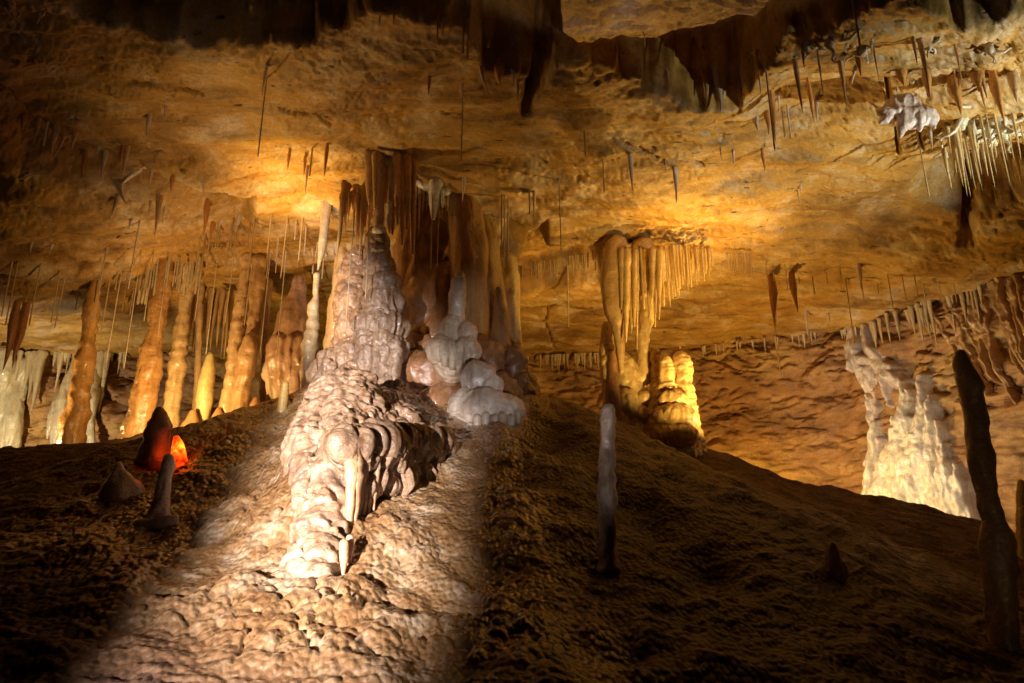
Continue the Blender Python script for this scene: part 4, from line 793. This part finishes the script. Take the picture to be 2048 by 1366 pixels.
# --- pillar top
ORD = ['first', 'second', 'third', 'fourth', 'fifth', 'sixth', 'seventh', 'eighth', 'ninth', 'tenth', 'eleventh', 'twelfth']
def nth(px, allpx): return ORD[sorted(allpx).index(px)]
BUNDLE = (757, 785, 745, 770, 804, 795, 815, 825, 738, 779, 750, 763)
for px, t, b_, w, cc in ((757, 318, 470, 14, (.56, .36, .2)), (785, 318, 470, 10, (.55, .36, .2)), (745, 320, 440, 12, (.62, .36, .14)), (770, 320, 400, 10, (.5, .3, .16)), (804, 322, 495, 8, (.56, .28, .1)), (795, 322, 440, 9, (.6, .34, .14)), (815, 326, 470, 9, (.55, .28, .09)), (825, 330, 520, 8, (.52, .26, .09)), (738, 318, 400, 9, (.66, .42, .18)), (779, 420, 475, 6, (.66, .5, .36)), (750, 322, 425, 6, (.66, .42, .18)), (763, 322, 360, 6, (.6, .36, .15))):
    w *= .78; b_ += rnd.uniform(-14, 14)
    prof = [(px - 1, t - 12, w * 1.2), (px, t + 20, w), (px, t + (b_ - t) * .6, w * .9), (px, t + (b_ - t) * .85, w * .55), (px, b_, 2)] if px not in (757,) else [(px - 1, t - 12, w * 1.3), (px, t + 40, w), (px, b_ - 12, w * .95), (px, b_, w * .6)]
    thing('stalactite', lathe(prof, Y0 + (.02 if px == 757 else rnd.uniform(-.25, .45)) + .1, 16, .03), nth(px, BUNDLE) + ' stalactite from the left in the amber bundle above the pillar', 'stalactite', cc, group='bundle above the pillar', pop2=(14, .03), flute=(9, .02), seed=px)
CUR = (688, 694, 684, 712, 720, 728, 706, 734, 700, 716, 741)
for px, t, b_, w in ((688, 375, 500, 5), (694, 378, 470, 6), (684, 400, 540, 4), (712, 380, 445, 6), (720, 385, 490, 5), (728, 385, 520, 6), (706, 390, 420, 4), (734, 375, 460, 6), (700, 395, 455, 3), (716, 400, 500, 4), (741, 380, 480, 5)):
    hang('ice', px, t, b_, w, nth(px, CUR) + ' stalactite from the left in the glowing orange curtain left of the pillar', 'orange curtain left of the pillar', (.66, .38, .12), Y0 + rnd.uniform(.1, .6))
HOL = (832, 840, 848, 856, 862, 880, 886, 893, 900, 908, 905)
for px, t, b_, w in ((832, 345, 490, 5), (840, 345, 470, 4), (848, 365, 430, 3), (856, 370, 420, 2), (862, 372, 430, 3), (880, 375, 430, 3), (886, 378, 440, 3), (893, 380, 425, 3), (900, 382, 450, 3), (908, 380, 440, 2.5), (905, 390, 470, 2)):
    hang('ice', px, t, b_, w, nth(px, HOL) + ' thin stalactite from the left in the shaded hollow right of the pillar top', 'stalactites in the hollow by the pillar', (.60, .46, .34), 11.0)
thing('stalactite', [lathe([(872, 352, 16), (869, 385, 12), (868, 410, 9), (867, 438, 4)], 10.8, 16, .03), lathe([(840, 366, 10), (870, 378, 12), (895, 384, 8)], 10.9, 12, .04), lathe([(884, 380, 5), (885, 415, 2)], 10.8, 10, .03)], 'bluish white lit stalactite in the hollow right of the pillar', 'stalactite', (.74, .70, .72), flute=(8, .02), pop2=(16, .02))
for px, t, b_, w in ((865, 400, 540, 1.0), (878, 430, 535, 1.0), (831, 430, 545, 1.1), (740, 440, 600, 1.1), (708, 440, 660, 1.1)):
    hang('straw', px, t, b_, w, nth(px, (865, 878, 831, 740, 708)) + ' hair-thin straw from the left hanging before the pillar group', 'hair straws before the pillar', None, 9.3)
for px, t, b_ in ((1003, 388, 512), (1009, 386, 520), (1017, 388, 532)):
    hang('straw', px, t, b_, 1.2, {1003: 'left', 1009: 'middle', 1017: 'right'}[px] + ' straw of the close pale trio hanging right of the pillar', 'trio of long straws', (.66, .56, .5))
# --- bright fringe by the yellow column
def row(n, f, label, group, color=None, kind='straw'):
    for k in range(n):
        px, t, b_, w, Yd = f(k / max(n - 1, 1)); hang(kind, px, t, b_, w, label, group, color, Yd)
R1 = random.Random(3)
row(122, lambda f: (lambda px: (px, 500 + 4 * math.sin(px * .05), 500 + (34 + 72 * math.exp(-((px - 1320) / 80) ** 2)) * R1.uniform(.5, 1.15) + (18 if px < 1300 else 0), R1.uniform(1.2, 2.5), 12.6 + R1.uniform(-.45, .35)))(1212 + 205 * f ** 1.15 + R1.gauss(0, 6)), 'golden straw in the dense bright fringe beside the yellow column', 'straws of the bright fringe', (.70, .50, .22))
row(16, lambda f: (lambda px: (px, 500, 500 + R1.uniform(30, 60), R1.uniform(3, 5), 12.6 + R1.uniform(-.3, .3)))(1300 + 120 * f + R1.uniform(-3, 3)), 'golden cone stalactite among the straws of the bright fringe', 'cones of the bright fringe', (.68, .46, .18), 'ice')
row(34, lambda f: (lambda px: (px, 541 - 36 * f, 541 - 36 * f + R1.choice((12, 16, 22, 30, 45)) * R1.uniform(.7, 1.2), R1.uniform(1.0, 1.9), 13.0 - .1 * f))(1030 + 175 * f + R1.gauss(0, 9)), 'short straw hanging from the dark ledge left of the yellow column', 'straws of the dark ledge', (.68, .50, .24))
row(9, lambda f: (1455 + 45 * f, 512, 512 + R1.uniform(15, 45), R1.uniform(1.4, 2.4), 12.9), 'straw in the small tuft right of the bright fringe', 'tuft right of the bright fringe', (.64, .44, .2))
row(17, lambda f: (1500 + 400 * f + R1.uniform(-6, 6), 522 + 38 * f + R1.uniform(-6, 20), 540 + 38 * f + R1.uniform(4, 60), R1.uniform(.8, 1.4), None), 'hair-thin straw scattered on the ceiling towards the right wall', 'scattered straws on the right ceiling', (.62, .48, .28))
# --- left straws
row(26, lambda f: (292 + 105 * f + R1.uniform(-3, 3), 516 + R1.uniform(-3, 6), 540 + R1.uniform(0, 75) * (1 - .3 * f), R1.uniform(1.2, 3.2), 13.0 + R1.uniform(-.3, .3)), 'pale straw in the fringe round the tops of the left columns', 'fringe over the left columns', (.62, .50, .30))
row(40, lambda f: (400 + 270 * f + R1.uniform(-8, 8), 430 + R1.uniform(0, 70), 470 + R1.uniform(10, 90), R1.uniform(.9, 1.7), None), 'thin straw in the field over the brown columns left of the pillar', 'straw field left of the pillar', (.62, .42, .2))
row(20, lambda f: (385 + 85 * f + R1.uniform(-3, 3), 590 + R1.uniform(-6, 6), 640 + R1.uniform(0, 130), R1.uniform(3, 6.5), 14.2 + R1.uniform(-.3, .3)), 'tan stalactite in the curtain behind the yellow pointed stalagmite', 'curtain behind the left columns', (.50, .32, .13), 'ice')
row(12, lambda f: (210 + 360 * f + R1.uniform(-8, 8), 500 + R1.uniform(0, 60), 620 + R1.uniform(0, 130), .9, 12.4), 'long hair straw crossing the left columns', 'long hair straws at left', (.62, .5, .36))
row(18, lambda f: (20 + 330 * f + R1.uniform(-8, 8), 540 + R1.uniform(-30, 60), 580 + R1.uniform(0, 90), R1.uniform(.8, 1.4), None), 'thin straw on the low ceiling at far left', 'straws on the far left ceiling', (.58, .4, .2))
row(30, lambda f: (lambda px: (px, 703 + 8 * math.sin(px * .02), 722 + R1.uniform(0, 80) * R1.random(), R1.uniform(2, 5), wall_hit(px, 706, .25)[1]))(2 + 250 * f + R1.gauss(0, 8)), 'pale stalactite in the row along the top of the left wall', 'row along the left wall top', (.62, .52, .34), 'ice')
for px, b_, w in ((72, 800, 7), (84, 830, 8), (205, 850, 6), (196, 800, 7), (215, 830, 5), (60, 790, 6)):
    hang('ice', px, 712, b_, w, nth(px, (72, 84, 205, 196, 215, 60)) + ' long pale stalactite from the left, hanging down the left wall', 'long spikes on the left wall', (.60, .50, .33), wall_hit(px, 720, .35)[1])
row(30, lambda f: (lambda px: (px, 716 - 6 * f, 728 + R1.uniform(0, 70) * R1.random() ** 2, R1.uniform(1.2, 3.0), wall_hit(px, 716, .2)[1]))(1055 + 150 * f + R1.gauss(0, 8)), 'cream stalactite in the row under the ceiling edge left of the yellow column', 'row on the wall left of the yellow column', (.64, .50, .30), 'ice')
row(26, lambda f: (lambda px: (px, 698 - 42 * f, 704 - 42 * f + R1.uniform(2, 18), R1.uniform(1.2, 2.6), wall_hit(px, 690, .15)[1]))(1400 + 330 * f + R1.gauss(0, 14)), 'tiny white peg along the joint of ceiling and right wall', 'pegs along the right wall joint', (.66, .54, .40), 'ice')
row(26, lambda f: (lambda px: (px, 655 - 90 * f, 675 - 90 * f + R1.uniform(0, 70), R1.uniform(2, 5), wall_hit(px, 640, .25)[1]))(1730 + 230 * f + R1.gauss(0, 11)), 'cream stalactite in the row at the top of the right wall', 'row along the right wall top', (.62, .48, .28), 'ice')
# --- lit helictite cluster, upper right
wm = [blob(1805, 215, 8.6, 34, 26, 26), blob(1832, 232, 8.6, 30, 24, 24), blob(1785, 236, 8.6, 24, 14, 16), blob(1855, 236, 8.6, 22, 14, 14), blob(1815, 245, 8.55, 20, 14, 14)] + [lathe([(a, 225, 13), ((a + b2) / 2, (235 + c2) / 2, 9), (b2, c2, 2)], 8.5, 12, .03) for a, b2, c2 in ((1808, 1800, 275), (1838, 1840, 262), (1778, 1760, 246), (1792, 1786, 190), (1828, 1832, 188), (1858, 1870, 256), (1772, 1752, 222), (1815, 1812, 262), (1850, 1850, 250))]
thing('helictite_mass', wm, 'large ragged white calcite mass hanging at the upper right', 'helictite', (.74, .62, .60), voxel=.014, smooth=5, lump=(6, .03), flute=(9, .015))
row(40, lambda f: (1890 + 170 * f + R1.uniform(-6, 6), 225 + R1.uniform(0, 90), 290 + R1.uniform(0, 110), R1.uniform(1.5, 5), None), 'pale stalactite in the brightly lit bunch at the upper right', 'lit bunch at the upper right', (.68, .54, .30), 'ice')
row(22, lambda f: (1885 + 165 * f + R1.uniform(-8, 8), 215 + R1.uniform(0, 100), 245 + R1.uniform(20, 120), 6, None), 'squiggly white helictite in the lit bunch at the upper right', 'helictites of the lit bunch', (.74, .70, .58), 'hel')
row(24, lambda f: (1500 + 540 * f + R1.uniform(-15, 15), 60 + R1.uniform(0, 130), 100 + R1.uniform(10, 130), R1.uniform(2, 5.5), None), 'dim amber stalactite on the shadowed upper right ceiling', 'dim stalactites at the upper right', (.54, .36, .19), 'ice')
row(14, lambda f: (1490 + 540 * f + R1.uniform(-15, 15), 70 + R1.uniform(0, 110), 110 + R1.uniform(10, 60), 6, None), 'dim twisted helictite on the shadowed upper right ceiling', 'dim helictites at the upper right', (.60, .55, .50), 'hel')
